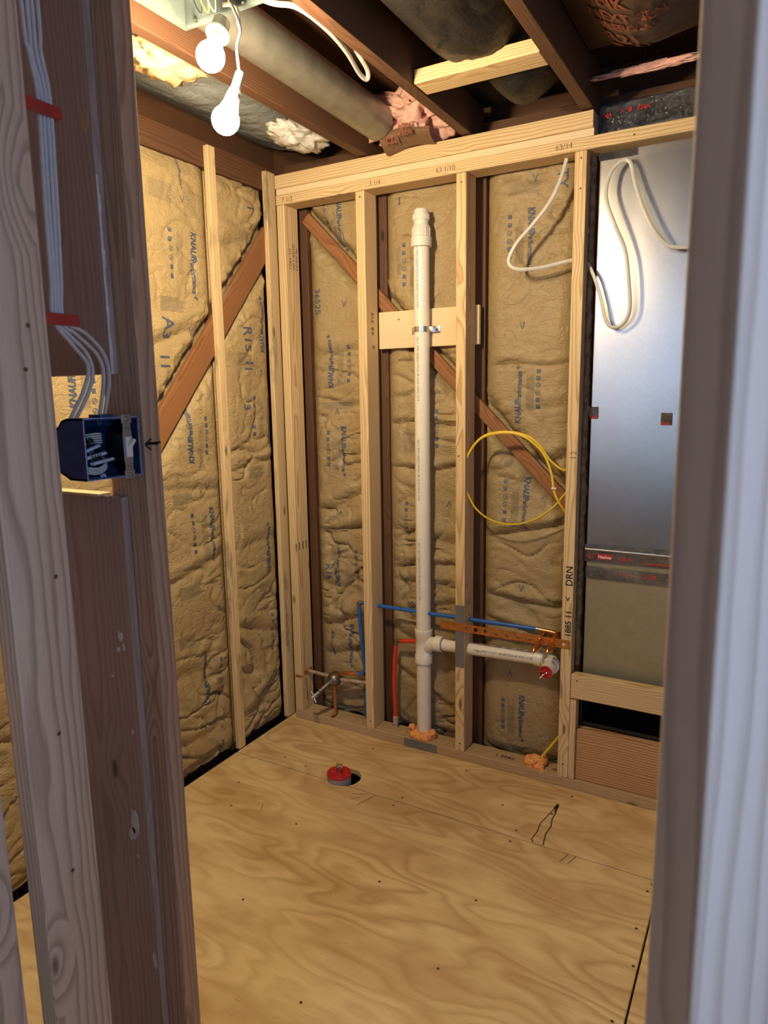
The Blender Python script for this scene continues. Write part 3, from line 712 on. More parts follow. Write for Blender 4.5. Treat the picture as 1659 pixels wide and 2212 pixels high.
# loose lumps of wool
def lump(name, c, r, mat, label, cat='insulation', seed=1, amp=.35, sub=4, sq=(1, 1, 1), fr=1.0, parent=None):
    b = bmesh.new(); bmesh.ops.create_icosphere(b, subdivisions=sub, radius=1); c = Vector(c)
    for v in b.verts:
        p = v.co.copy(); d = 1+amp*nz(p.x*1.7*fr+seed, p.y*1.7*fr, p.z*1.7*fr)+amp*.6*nz(p.x*4.2*fr, p.y*4.2*fr+seed, p.z*4.2*fr)+amp*.35*abs(nz(p.x*10*fr, p.y*10*fr, p.z*10*fr+seed))
        v.co = c+Vector((p.x*r[0], p.y*r[1], p.z*r[2]))*d
    o = obj(name, b, mat, parent, smooth=False)
    for p in o.data.polygons: p.use_smooth = True
    return o if parent else tag(recenter(o), label, cat)
lump('wool_tuft', (.275, -.82, 2.345), (.085, .105, .045), WOOL, 'orange yellow tuft of fibreglass hanging left of the bulbs', seed=3, amp=.5, fr=1.6)
lump('wool_tuft', (.23, -.15, 2.345), (.075, .12, .035), WOOLW, 'whitish fibreglass hanging in the corner bay right of the bulbs', seed=8, amp=.5, fr=1.4)
lump('pink_insulation', (.60, .03, 2.39), (.17, .11, .085), PINK, 'pink fibreglass stuffed around the round duct above the top plate', seed=5, amp=.55, sub=5, fr=1.5)
# folded kraft flap on the pink wool
b = bmesh.new(); g = []
for j in range(9):
    row = []
    for i in range(13):
        a_, c_ = i/12, j/8
        p = Vector((.52, -.075, 2.318)).lerp(Vector((.695, -.060, 2.318)), a_)+Vector((.0, .055, -.055))*c_*(1-.2*a_)+Vector((.010*a_, 0, .012*math.sin(a_*PI)))
        p.y -= .020*math.sin(c_*PI); row.append(b.verts.new(p))
    g.append(row)
for j in range(8):
    for i in range(12): b.faces.new((g[j][i], g[j][i+1], g[j+1][i+1], g[j+1][i]))
bmesh.ops.solidify(b, geom=b.faces[:], thickness=.0015)
fl = tag(recenter(obj('kraft_flap', b, kraft('kraft_flap_paper', (.34, .20, .11), crink=.3), smooth=True)), 'folded kraft paper flap with red print hanging below the pink fibreglass', 'paper flap')
pr = Print(); pr.text('NEXT', (.10, .030), .026, bold=.0008); pr.text('FIBER', (.085, .008), .026, bold=.0008); pr.text('R21', (.03, -.012), .036, bold=.001)
pr.lay('printed_lettering', flat((.52, -.098, 2.285), (.93, .06, .02), (.0, -.45, .75), (0, -.8, -.5)), INKR, fl, off=.002)

# round duct between the joists
b = bmesh.new(); sweep(b, [Vector(p) for p in ((.545, -3.2, 2.37), (.535, -1.5, 2.37), (.52, -.5, 2.365), (.515, -.08, 2.36))], .060, seg=32)
tag(recenter(obj('round_duct', b, plain('dull_round_duct', (.30, .29, .25), .42, metal=.7, var=.15, vs=20), smooth=True)), 'dull metal round duct running between two ceiling joists into pink fibreglass', 'duct')

# ------------------------------------------------------------------ sheet metal duct at the right
dt = empty('sheet_metal_duct', (1.45, .13, .45), 'tall galvanised sheet metal duct right of the stud wall', 'duct')
b = bmesh.new(); bx(b, (1.244, .066, .895), (1.78, .24, 2.236), .003); obj('upper_panel', b, SHEET, dt)
b = bmesh.new(); bx(b, (1.247, .064, .425), (1.78, .24, .885), .003); obj('lower_panel', b, plain('painted_reflection_metal', (.36, .32, .20), .5, metal=.6, var=.06, vs=40), dt)['label'] = 'lower panel with a yellowish reflection painted into its colour'  # same sheet metal as above; its yellowish reflection is put into the colour
def wrinkled_strip(name, x0, x1, z0, z1, y, parent, mat=FOIL, amp=.0030, seed=1, slope=0.0):
    bm = bmesh.new(); nx, nz_ = int((x1-x0)/.004), max(3, int((z1-z0)/.004)); g = []
    for j in range(nz_+1):
        g.append([bm.verts.new((x0+(x1-x0)*i/nx, y-amp*(.6+nz(i*.35, j*.5, seed)+.5*nz(i*.9, j*1.2, seed+2)), z0+(z1-z0)*j/nz_+slope*(i/nx)+(.002*nz(i*.5, seed) if j in (0, nz_) else 0))) for i in range(nx+1)])
    for j in range(nz_):
        for i in range(nx): bm.faces.new((g[j][i], g[j][i+1], g[j+1][i+1], g[j+1][i]))
    bmesh.ops.solidify(bm, geom=bm.faces[:], thickness=.0005)
    return obj(name, bm, mat, parent, smooth=True)
t1 = wrinkled_strip('foil_tape', 1.241, 1.78, .842, .902, .060, dt, seed=3)
pr = Print(); pr.rect((.045, .012), .052, .020); pr.text('324A', (.115, .014), .018, bold=.0005); pr.rect((.20, .010), .09, .004); pr.text('Q1', (.012, .014), .018, bold=.0006)
pr.lay('tape_print', FR(1.241, .842, .0520), INKRD, t1, off=.0015)
pr = Print(); pr.text('Nashua', (.049, .0165), .0145, bold=.0004); pr.lay('tape_brand', FR(1.241, .842, .0510), WHITEF, t1, off=.0015)
t2 = wrinkled_strip('foil_tape', 1.247, 1.78, .782, .825, .0605, dt, seed=13)
pr = Print(); pr.text('06/25', (.235, .030), .021, ang=PI, bold=.0003); pr.text('C UL US', (.165, .028), .016, ang=PI)
pr.lay('tape_print', FR(1.247, .785, .0540), INKRD, t2, off=.0015)
b = bmesh.new(); sweep(b, [Vector((1.243, .058, .886)), Vector((1.78, .058, .886))], .004, seg=10); obj('seam_rib', b, CHROME, dt)
for (xx, zz, sx_, sz_, sd_) in ((1.240, 1.335, .030, .040, 5), (1.468, 1.315, .035, .040, 7)):
    tt = wrinkled_strip('foil_patch', xx, xx+sx_, zz, zz+sz_, .0642, dt, seed=sd_, amp=.0008)
    pr = Print(); pr.text('324A', (0, .002), .013, bold=.0004); pr.rect((.006, .0005), .022, .0012); pr.lay('tape_print', FR(xx, zz, .0635), INKRD, tt, off=.001)
b = bmesh.new()
sweep(b, [Vector((1.236, .125, 2.265)), Vector((1.50, .125, 2.265)), Vector((1.78, .118, 2.268))], .064, seg=40)
for v in b.verts: v.co += Vector((0, .003*nz(v.co.x*40, v.co.z*60, 1), .003*nz(v.co.x*50, v.co.y*60, 6)))
el = obj('duct_neck', b, plain('bare_duct_neck', (.55, .55, .54), .3, metal=1, var=.1), dt, smooth=True)
b = bmesh.new(); g = []
for i in range(90):
    row = []
    for j in range(26):
        a_ = math.radians(108+j*6); x = 1.238+i*.0033; r = .0665+.0032*nz(i*.4, j*.5, 3)+.0018*nz(i*1.1, j*1.3, 5)
        row.append(b.verts.new((x, .125+math.cos(a_)*r, 2.265+math.sin(a_)*r)))
    g.append(row)
for i in range(89):
    for j in range(25): b.faces.new((g[i][j], g[i+1][j], g[i+1][j+1], g[i][j+1]))
bmesh.ops.solidify(b, geom=b.faces[:], thickness=.0005)
t3 = obj('foil_wrap', b, FOIL, dt, smooth=True)
pr = Print(); pr.text('324A', (.10, 0), .018, bold=.0005); pr.text('NA', (.0, -.005), .018, bold=.0005); pr.rect((.075, .0), .010, .014); pr.text('25', (.052, .002), .012)
def onneck(a_, b_, off):
    an = math.radians(-172)+b_/.066; r = .0732+off; return Vector((1.255+a_, .125-math.cos(math.radians(8)-b_/.066*-1)*r*1.0, 2.265+math.sin(b_/.066+math.radians(8))*r))
pr.lay('tape_print', onneck, INKRD, t3, cut=.01, off=.001)
wrinkled_strip('foil_tape', 1.243, 1.36, 2.15, 2.171, .0625, dt, seed=23)
lump('pink_insulation', (1.43, -.060, 2.345), (.15, .012, .010), PINK, 'thin line of pink fibreglass edge above the foil wrapped duct', seed=15, amp=.5, sub=5, fr=2.2)
# opening of the return duct
b = bmesh.new()
bx(b, (1.246, .052, .225), (1.78, .30, .233)); bx(b, (1.246, .052, .345), (1.78, .30, .351)); bx(b, (1.246, .052, .233), (1.252, .30, .345)); bx(b, (1.246, .295, .233), (1.78, .30, .345))
bx(b, (1.252, .050, .236), (1.78, .053, .248)); bx(b, (1.252, .06, .335), (1.78, .063, .345))
tag(recenter(obj('duct_opening', b, plain('black_duct_metal', (.035, .034, .034), .35, metal=.6))), 'dark open duct slot between the low header and the wide orange board', 'duct opening')

# ------------------------------------------------------------------ white drain pipe
vp = empty('vent_pipe', (.614, .058, .02), 'tall white plastic drain and vent pipe standing on the bottom plate', 'pipe')
PX, PY = .614, .058
def lab(o, t): o['label'] = t; return o
b = bmesh.new(); lathe(b, [(0, .045), (.0295, .045), (.0295, .40)], (PX, PY, 0)); obj('lower_pipe', b, WHITEP, vp, smooth=True)
b = bmesh.new(); lathe(b, [(.0295, .45), (.0295, 1.985), (0, 1.985)], (PX, PY, 0)); pu = obj('upper_pipe', b, WHITEP, vp, smooth=True)
b = bmesh.new(); lathe(b, [(.0300, .352), (.0355, .354), (.0355, .388), (.0325, .392), (.0325, .458), (.0355, .462), (.0355, .492), (.0300, .494)], (PX, PY, 0))
sweep(b, [Vector(p) for p in ((PX, PY, .405), (PX+.022, PY-.004, .428), (PX+.050, PY-.010, .444), (PX+.066, PY-.012, .447))], .027, seg=24)
lathe(b, [(.027, 0), (.0315, .002), (.0315, .030), (.026, .032)], (PX+.058, PY-.012, .447), ax=(1, 0, .02)); obj('tee_fitting', b, WHITEP, vp, smooth=True)
b = bmesh.new(); lathe(b, [(0, 0), (.0265, 0), (.0265, .0025), (0, .0025)], (PX+.090, PY-.012, .4475), ax=(1, 0, .02)); obj('glue_ring', b, plain('purple_primer', (.12, .09, .25), .5), vp)
b = bmesh.new(); sweep(b, [Vector((PX+.085, .046, .447)), Vector((1.098, .046, .459))], .0242, seg=28); br = obj('branch_pipe', b, WHITEP, vp, smooth=True)
b = bmesh.new(); lathe(b, [(.0242, 0), (.0292, .002), (.0292, .028), (.026, .030)], (1.076, .046, .4585), ax=(1, 0, .02))
pe = catmull([(1.095, .046, .459), (1.122, .045, .460), (1.142, .034, .460), (1.150, .012, .458), (1.150, -.004, .457)], 6); sweep(b, pe, .0268, seg=24)
lathe(b, [(.0268, 0), (.0300, .002), (.0300, .024), (.0245, .026)], (1.150, .018, .459), ax=(-.02, -1, -.03)); obj('elbow_fitting', b, WHITEP, vp, smooth=True)
b = bmesh.new(); lathe(b, [(.0242, 0), (.0242, .052), (.0220, .052), (.0220, .046), (0, .046)], (1.1495, -.006, .4575), ax=(-.03, -1, -.05)); obj('stub_pipe', b, WHITEP, vp, smooth=True)
cp = empty('test_plug', (1.148, -.058, .455), 'small red test plug in the end of the short white elbow pipe', 'plug', 'red test plugs'); del cp['group']
ca = Vector((-.03, -1, -.05)).normalized(); co_ = Vector((1.148, -.0565, .4552))
b = bmesh.new(); lathe(b, [(.0238, -.004), (.0238, .003), (.0205, .004), (.019, -.001), (.008, -.001), (.007, .003), (0, .003)], co_, ax=ca)
for k in range(6):
    a_ = k*PI/3; d = Vector((math.cos(a_), 0, math.sin(a_))); sweep(b, [co_+d*.006+ca*.0015, co_+d*.020+ca*.0015], .0017, seg=6)
obj('cap_disc', b, REDC, cp, smooth=True)
b = bmesh.new(); sweep(b, [co_, co_+ca*.022], .0028, seg=8)
for s in (-1, 1): sweep(b, catmull([co_+ca*.014, co_+ca*.018+Vector((s*.006, 0, s*.005)), co_+ca*.026+Vector((s*.010, 0, s*.009))], 4), .0022, seg=8)
sweep(b, [co_+ca*.02, co_+ca*.03+Vector((-.012, 0, -.014))], .0012, seg=6)
obj('wing_nut', b, CHROME, cp, smooth=True)
# top fittings
b = bmesh.new(); lathe(b, [(.0300, 1.955), (.0385, 1.958), (.0385, 1.990), (.0335, 1.994), (.0325, 2.028), (.0300, 2.032)], (PX, PY, 0), seg=32)
for k in range(10):
    a_ = 2*PI*k/10; d = Vector((math.cos(a_), math.sin(a_), 0)); q = Vector((PX, PY, 0))+d*.0335; sweep(b, [q+Vector((0, 0, 1.992)), q+Vector((0, 0, 2.022))], .0014, seg=6)
obj('union_nut', b, WHITEF, vp, smooth=True)
b = bmesh.new(); lathe(b, [(.0275, 2.028), (.0275, 2.048), (.0300, 2.050), (.0300, 2.070), (.0270, 2.072), (.0270, 2.082), (.0240, 2.088), (0, 2.090)], (PX, PY, 0), seg=32)
for k in range(26):
    a_ = 2*PI*k/26; d = Vector((math.cos(a_), math.sin(a_), 0)); q = Vector((PX, PY, 0))+d*.0302; sweep(b, [q+Vector((0, 0, 2.051)), q+Vector((0, 0, 2.069))], .0011, seg=5)
obj('ribbed_cap', b, WHITEF, vp, smooth=True)
def cyl_text(o, name, s, size, c, r, z0, ang0, axis='z'):
    pr = Print(); pr.text(s, (0, 0), size)
    if axis == 'z':
        fn = lambda a_, b_, off: Vector((c[0]+math.cos(ang0+b_/r)*(r+off), c[1]+math.sin(ang0+b_/r)*(r+off), z0+a_))
    else:
        fn = lambda a_, b_, off: Vector((z0-a_, c[0]-math.cos(ang0+b_/r)*(r+off), c[1]+a_*-.029+math.sin(ang0+b_/r)*(r+off)))
    pr.lay(name, fn, plain('pipe_print', (.16, .15, .17), .6), o, cut=.004, off=.0004)
for z0 in (.62, 1.02, 1.40, 1.74): cyl_text(pu, 'pipe_lettering', 'PVC DWV SCH 40 ASTM D2665 NSF 1120', .013, (PX, PY), .0295, z0 + .0, -PI/2-.25)
pr = Print(); pr.text('Telko PVC 1-1/2" / 40 IPS SCH 40 PVC-1120', (0, 0), .0125)
pr.lay('pipe_lettering', lambda a_, b_, off: Vector((.845+a_, .046-math.cos(b_/.0242)*(.0242+off), .4515+a_*.028+math.sin(b_/.0242)*(.0242+off))), MARK, br, cut=.004, off=.0005)
# two hole strap
sc_ = empty('pipe_clamp', (PX, .088, 1.66), 'shiny two hole pipe strap holding the white pipe to the backing board', 'clamp')
b = bmesh.new(); zc = 1.664
for (x0, x1) in ((PX-.056, PX-.031), (PX+.031, PX+.062)): bx(b, (x0, .086, zc-.013), (x1, .0892, zc+.013), .0006)
n = 20; R_ = .0312; vs = []
for i in range(n+1):
    a_ = PI+PI*i/n; vs.append((PX+math.cos(a_)*R_, PY+math.sin(a_)*R_))
for (p, q) in zip([(PX-R_, .0875)]+vs, vs+[(PX+R_, .0875)]):
    A_ = [b.verts.new((p[0], p[1], zc-.010)), b.verts.new((q[0], q[1], zc-.010)), b.verts.new((q[0], q[1], zc+.010)), b.verts.new((p[0], p[1], zc+.010))]
    b.faces.new(A_)
obj('strap_band', b, CHROME, sc_, smooth=True)
for x in (PX-.046, PX+.048):
    b = bmesh.new(); lathe(b, [(0, .004), (.004, .0035), (.005, .001), (.005, 0)], (x, .086, zc), ax=(0, -1, 0), seg=12); obj('strap_screw', b, plainscrew, sc_)

# foam
def foam(c, label, seed, blobs):
    b = bmesh.new(); rnd = random.Random(seed)
    for (dx, dy, dz, r) in blobs:
        t = bmesh.new(); bmesh.ops.create_icosphere(t, subdivisions=3, radius=1)
        for v in t.verts:
            p = v.co; d = 1+.30*nz(p.x*2+dx*90, p.y*2, p.z*2+seed)+.16*nz(p.x*6, p.y*6+dx*70, p.z*6); v.co = Vector((c[0]+dx, c[1]+dy, c[2]+dz))+Vector((p.x, p.y, p.z*.85))*r*d
        m_ = bpy.data.meshes.new('t'); t.to_mesh(m_); t.free(); b.from_mesh(m_)
    o = obj('foam_plug', b, FOAM)
    for p in o.data.polygons: p.use_smooth = True
    return tag(recenter(o), label, 'spray foam')
rnd = random.Random(4)
bl = [(math.cos(a_)*.040+rnd.uniform(-.004, .004), math.sin(a_)*.030+rnd.uniform(-.004, .004), rnd.uniform(.008, .016), rnd.uniform(.013, .018)) for a_ in [k*2*PI/14 for k in range(14)]]
bl += [(math.cos(k*.628)*.036, math.sin(k*.628)*.028, .006, .021) for k in range(10)]
bl += [(-.046, -.012, .032, .015), (.046, -.010, .026, .016), (-.03, -.03, .012, .018), (.028, -.032, .006, .018), (0, -.034, .006, .018), (-.085, -.015, .002, .006)]
foam((PX, .050, .038), 'orange spray foam collar around the foot of the tall white pipe', 2, bl)
bl = [(rnd.uniform(-.026, .026), rnd.uniform(-.022, .016), rnd.uniform(.004, .020), rnd.uniform(.014, .021)) for k in range(22)]+[(0, 0, .022, .024), (.03, -.03, -.004, .012), (-.012, -.005, .026, .018)]
foam((1.093, .042, .038), 'orange spray foam blob where the yellow cable leaves the bottom plate', 6, bl)

# nail plates
def nail_plate(label, O_, U_, V_, Lu, Lv, n_):
    O_, U_, V_, n_ = map(Vector, (O_, U_, V_, n_)); b = bmesh.new(); k = 6; pts = []
    for i in range(k*2+1): pts.append((Lu*i/(k*2), Lv+(.0035 if i % 2 else 0)))
    low = [(Lu*i/(k*2), (-.0035 if i % 2 else 0)) for i in range(k*2, -1, -1)]
    vs = [b.verts.new(O_+U_*p[0]+V_*p[1]) for p in pts+low]
    r = bmesh.ops.extrude_face_region(b, geom=[b.faces.new(vs)])
    for v in [g_ for g_ in r['geom'] if isinstance(g_, bmesh.types.BMVert)]: v.co += n_*.0014
    return tag(recenter(obj('nail_plate', b, GALV)), label, 'nail plate')
nail_plate('grey steel nail plate upright on the face of the middle wall stud', (XM+.001, -.0002, .388), (1, 0, 0), (0, 0, 1), .036, .243, (0, -1, 0))
nail_plate('grey steel nail plate lying along the front of the bottom plate', (.553, -.0002, .001), (0, 0, 1), (1, 0, 0), .036, .142, (0, -1, 0))

# ------------------------------------------------------------------ copper strap and stub outs
def perforated(label):
    x0, x1, zl, h_ = .716, 1.214, .548, .031; cell = .0415; b = bmesh.new(); n = int((x1-x0)/cell); N = 16
    y = -.0035
    for k in range(12):
        cx0 = x0+k*cell; cx1 = cx0+cell; big = .0085 if (1 <= k <= 11 and k not in (1,)) else .003
        if k == 0: big = .003
        cxm = (cx0+cx1)/2; ringv = []; out = []
        for i in range(N):
            a_ = 2*PI*i/N+PI/4; cxx, szz = math.cos(a_), math.sin(a_)
            ringv.append(b.verts.new((cxm+cxx*big, y, zl+szz*big)))
            m = max(abs(cxx), abs(szz)); out.append(b.verts.new((cxm+cxx/m*cell/2, y, zl+szz/m*h_/2)))
        for i in range(N): b.faces.new((ringv[i], ringv[(i+1) % N], out[(i+1) % N], out[i]))
    bmesh.ops.remove_doubles(b, verts=b.verts, dist=1e-5)
    r = bmesh.ops.extrude_face_region(b, geom=b.faces[:])
    for v in [g_ for g_ in r['geom'] if isinstance(g_, bmesh.types.BMVert)]: v.co.y += .0022
    o = obj('copper_strap', b, COPD)
    pr = Print()
    for k in range(2, 11):
        pr.ring((x0+cell*k+.0, zl), .0022, .0021, 8)
    pr.lay('small_hole', flat((0, y-.0002, 0), (1, 0, 0), (0, 0, 1), (0, -1, 0)), DARK, o, off=.0002)
    return tag(o, label, 'strap')
recenter(perforated('flat copper strap with round holes spanning from the middle stud to the right stud'))
for (p, q, r0, lb) in (((1.112, .045, .560), (1.101, -.058, .521), .0108, 'left copper stub pipe poking out through the copper strap'), ((1.160, .045, .566), (1.150, -.058, .526), .0108, 'right copper stub pipe poking out through the copper strap')):
    e_ = empty('stub_out', q, lb, 'copper pipe'); p, q = Vector(p), Vector(q); d = (q-p).normalized()
    b = bmesh.new(); sweep(b, [p, q-d*.020], r0, seg=18); sweep(b, [q-d*.020, q-d*.010, q-d*.004, q], [r0, r0*.9, r0*.6, r0*.35], seg=18); obj('copper_tube', b, COP, e_, smooth=True)
    b = bmesh.new(); lathe(b, [(r0, 0), (r0+.003, .001), (r0+.003, .014), (r0, .015)], p+d*.040, ax=d); obj('brazed_collar', b, COP, e_, smooth=True)
# pex lines
def line(name, pts, r, mat, label, cat, n=6, cat2=None):
    b = bmesh.new(); sweep(b, catmull(pts, n), r, seg=16); return tag(recenter(obj(name, b, mat, smooth=True)), label, cat)
bl_ = line('blue_pipe', [(.324, .052, .5645), (.6, .052, .5645), (.85, .052, .566), (1.088, .052, .568)], .0082, BLUEP, 'blue plastic water pipe running level behind the studs', 'water pipe')
b = bmesh.new(); sweep(b, [Vector((1.084, .052, .568)), Vector((1.135, .052, .566)), Vector((1.172, .052, .560))], [.0072, .0072, .006], seg=16); obj('copper_end', b, COP, bl_, smooth=True).location = -bl_.location
for x in (1.078, 1.084):
    b = bmesh.new(); lathe(b, [(.0083, 0), (.0094, .0005), (.0094, .004), (.0083, .0045)], (x, .052, .568), ax=(1, 0, 0)); obj('crimp_ring', b, CHROME, bl_, smooth=True)
b = bmesh.new(); sweep(b, catmull([(.330, .052, .5645), (.316, .052, .5645), (.313, .052, .552), (.3145, .052, .545)], 5), .0088, seg=14); obj('elbow_joint', b, BRASS, bl_, smooth=True)
line('blue_pipe', [(.3150, .052, .553), (.3200, .052, .45), (.330, .052, .34), (.3395, .050, .262)], .0082, BLUEP, 'blue plastic water pipe dropping to the shower valve', 'water pipe')
line('blue_pipe', [(.322, .078, .20), (.322, .078, .045)], .0082, BLUEP, 'short blue plastic pipe rising from the bottom plate beside the knotty stud', 'water pipe', 1)
rp = line('red_pipe', [(.580, .062, .434), (.545, .062, .430), (.508, .062, .424)], .0085, REDP, 'short red plastic pipe level behind the white pipe', 'water pipe')
b = bmesh.new(); sweep(b, catmull([(.512, .062, .424), (.488, .062, .421), (.484, .062, .412), (.483, .062, .392)], 5), .0080, seg=14); obj('brass_elbow', b, BRASS, rp, smooth=True)
rq = line('red_pipe', [(.483, .062, .402), (.476, .062, .30), (.474, .062, .20), (.479, .062, .085)], .0092, REDP, 'red plastic pipe dropping to the bottom plate left of the white pipe', 'water pipe')
b = bmesh.new(); lathe(b, [(.0095, 0), (.0125, .002), (.0125, .030), (.0095, .032)], (.479, .062, .056)); obj('copper_sleeve', b, SOLD, rq, smooth=True)
line('copper_pipe', [(.479, .062, .038), (.479, .062, .058)], .0085, SOLD, 'copper stub under the red pipe in the bottom plate', 'copper pipe', 1)

# ------------------------------------------------------------------ shower valve
sv = empty('shower_valve', (.19, .045, .205), 'bronze shower valve with copper arms fixed between the corner stud and the knotty stud', 'valve')
b = bmesh.new(); lathe(b, [(0, -.026), (.024, -.024), (.031, -.006), (.031, .012), (.025, .024), (.015, .032), (.012, .038)], (.190, .040, .205), ax=(-.25, -.9, -.32)); obj('valve_body', b, BRASS, sv, smooth=True)
b = bmesh.new(); lathe(b, [(.011, .0), (.011, .05), (.013, .052), (.013, .060), (.0085, .062), (.0085, .082)], (.182, .012, .196), ax=(-.32, -.78, -.40)); obj('valve_stem', b, BRASS, sv, smooth=True)
b = bmesh.new(); e0 = Vector((.182, .012, .196))+Vector((-.32, -.78, -.40)).normalized()*.082; sweep(b, [e0, e0+Vector((-.008, -.02, -.010))], .010, seg=12)
sweep(b, [e0+Vector((-.014, -.012, .020)), e0+Vector((.010, -.014, -.026))], .006, seg=10); obj('cross_handle', b, CHROME, sv, smooth=True)
b = bmesh.new(); sweep(b, [Vector((.172, .048, .208)), Vector((.042, .048, .212))], .0078, seg=16); obj('left_arm', b, SOLD, sv, smooth=True)
b = bmesh.new(); sweep(b, [Vector((.212, .044, .206)), Vector((.345, .050, .214))], .0078, seg=16); obj('right_arm', b, SOLD, sv, smooth=True)
b = bmesh.new(); sweep(b, catmull([(.205, .040, .222), (.222, .036, .236), (.25, .036, .243), (.285, .042, .246), (.318, .048, .250)], 5), .0080, seg=14); obj('upper_tube', b, COP, sv, smooth=True)
b = bmesh.new(); sweep(b, [Vector((.306, .047, .249)), Vector((.336, .050, .252))], .0088, seg=14); obj('blue_joint', b, BLUEP, sv, smooth=True)
b = bmesh.new(); bx(b, (.040, .020, .204), (.044, .075, .221), .0005); bx(b, (.010, -.002, .196), (.040, .0, .206)); bx(b, (.345, .028, .204), (.369, .070, .208)); obj('copper_bracket', b, COPD, sv)
b = bmesh.new(); bx(b, (.188, .030, .058), (.200, .034, .180), .0005); bx(b, (.186, .004, .0385), (.200, .036, .041)); sweep(b, catmull([(.194, .032, .062), (.194, .030, .048), (.188, .012, .041)], 4), .0045, seg=8); obj('drop_strap', b, COPD, sv)
b = bmesh.new(); sweep(b, [Vector((.048, .02, .19)), Vector((.062, .01, .14)), Vector((.066, .0, .10))], .002, seg=6); obj('hanging_wire', b, BRASS, sv)

# ------------------------------------------------------------------ cables in the wall
def cable(name, pts, ru, rv, mat, label, n=8, cat='cable', group=None):
    b = bmesh.new(); sweep(b, catmull(pts, n), ru, rv, seg=10); return tag(recenter(obj(name, b, mat, smooth=True)), label, cat, group)
cabA = [(1.143, 0.055, 2.185), (1.14, 0.05, 2.158), (1.126, 0.03, 2.095), (1.096, 0.02, 2.034), (1.046, 0.01, 1.973), (0.998, 0.0, 1.921), (0.97, 0.0, 1.872), (0.98, 0.0, 1.844), (1.017, 0.01, 1.834), (1.082, 0.03, 1.838), (1.165, 0.05, 1.853), (1.209, 0.058, 1.849)]
cabB = [(1.209, 0.058, 1.849), (1.243, 0.03, 1.804), (1.27, 0.03, 1.729), (1.289, 0.03, 1.656), (1.311, 0.03, 1.63), (1.343, 0.03, 1.638), (1.365, 0.02, 1.681), (1.359, 0.01, 1.776), (1.345, 0.01, 1.861), (1.316, 0.0, 1.931), (1.288, 0.0, 2.003), (1.281, 0.01, 2.053), (1.294, 0.02, 2.104), (1.323, 0.03, 2.131), (1.347, 0.03, 2.12), (1.365, 0.02, 2.057), (1.394, 0.01, 1.977), (1.431, 0.01, 1.905), (1.472, 0.02, 1.862), (1.53, 0.03, 1.853), (1.579, 0.04, 1.866), (1.75, .045, 1.93)]
cable('electrical_cable', cabA+cabB[1:], .0038, .0062, CABLE, 'long white cable looping through the right stud and in front of the metal duct')
R1 = [(0.803, 0.02, 1.122), (0.812, 0.018, 1.19), (0.866, 0.016, 1.263), (0.948, 0.016, 1.286), (1.024, 0.018, 1.276), (1.092, 0.02, 1.224), (1.126, 0.022, 1.153), (1.137, 0.024, 1.089), (1.153, 0.03, 1.049), (1.180, 0.05, 1.0)]
R2 = [(1.178, .05, 1.165), (1.163, .035, 1.161), (1.122, .028, 1.192), (1.08, .026, 1.247), (1.03, .026, 1.279), (.948, .022, 1.290), (.866, .02, 1.266), (.808, .02, 1.185), (.801, .02, 1.122), (.811, .022, 1.071), (.85, .024, 1.004), (.912, .026, .965), (.987, .028, .956), (1.064, .03, .977), (1.129, .034, 1.023), (1.178, .045, 1.085)]
yc = empty('yellow_cable_coil', (.97, .022, 1.12), 'loop of yellow cable hanging in the bay left of the right stud', 'cable')
b = bmesh.new(); sweep(b, catmull(R1, 8), .0028, .0042, seg=10); obj('inner_loop', b, YEL, yc, smooth=True)
b = bmesh.new(); sweep(b, catmull(R2, 8), .0028, .0042, seg=10); obj('outer_loop', b, YEL, yc, smooth=True)
b = bmesh.new(); bx(b, (1.129, .016, 1.094), (1.147, .030, 1.100), .001); obj('white_tie', b, WHITEF, yc)
cable('yellow_cable', [(1.100, .045, .052), (1.115, .045, .078), (1.172, .05, .166), (1.190, .052, .19)], .0035, .005, YEL, 'short yellow cable rising from the right foam blob to the stud')

# ------------------------------------------------------------------ switch box and its cables
bxe = empty('switch_box', (.84, -1.593, 1.304), 'blue plastic wall box with a single toggle switch beside the door stud', 'electrical box')
X1, Y0, Y1, Z0, Z1 = .880, -1.646, -1.541, 1.303, 1.399; XB = .800; t = .0028
b = bmesh.new()
prof = [(X1, Z0), (X1, Z1), (.842, Z1), (.829, Z1-.004), (.822, Z1-.012), (.806, Z1-.020), (XB, Z1-.026), (XB, Z0+.024), (.818, Z0+.010), (.828, Z0+.006), (.840, Z0)]
for (ya, yb) in ((Y0, Y0+t), (Y1-t, Y1)):
    A_ = [b.verts.new((x, ya, z)) for x, z in prof]; B_ = [b.verts.new((x, yb, z)) for x, z in prof]
    b.faces.new(A_); b.faces.new(B_[::-1])
    for k in range(len(prof)): b.faces.new((A_[k], A_[(k+1) % len(prof)], B_[(k+1) % len(prof)], B_[k]))

cxp, czp = .842, (Z0+Z1)/2
for k in range(len(prof)):
    (xa, za), (xb_, zb) = prof[k], prof[(k+1) % len(prof)]
    if xa == X1 and xb_ == X1: continue
    q = []
    for (x, z) in ((xa, za), (xb_, zb)):
        d = Vector((cxp-x if x < .85 else 0, czp-z)); d = d/max(abs(d.x), abs(d.y))*t*1.3; q.append((x+d.x, z+d.y))
    V_ = [b.verts.new((x, yy, z)) for yy in (Y0, Y1) for (x, z) in ((xa, za), (xb_, zb), q[1], q[0])]
    for f_ in ((0, 1, 2, 3), (7, 6, 5, 4), (0, 4, 5, 1), (2, 6, 7, 3), (1, 5, 6, 2), (3, 7, 4, 0)): b.faces.new([V_[m] for m in f_])
bx(b, (.81, Y0-.0015, Z0+.012), (.855, Y0, Z0+.016)); bx(b, (.81, Y0-.0015, Z1-.026), (.865, Y0, Z1-.024))
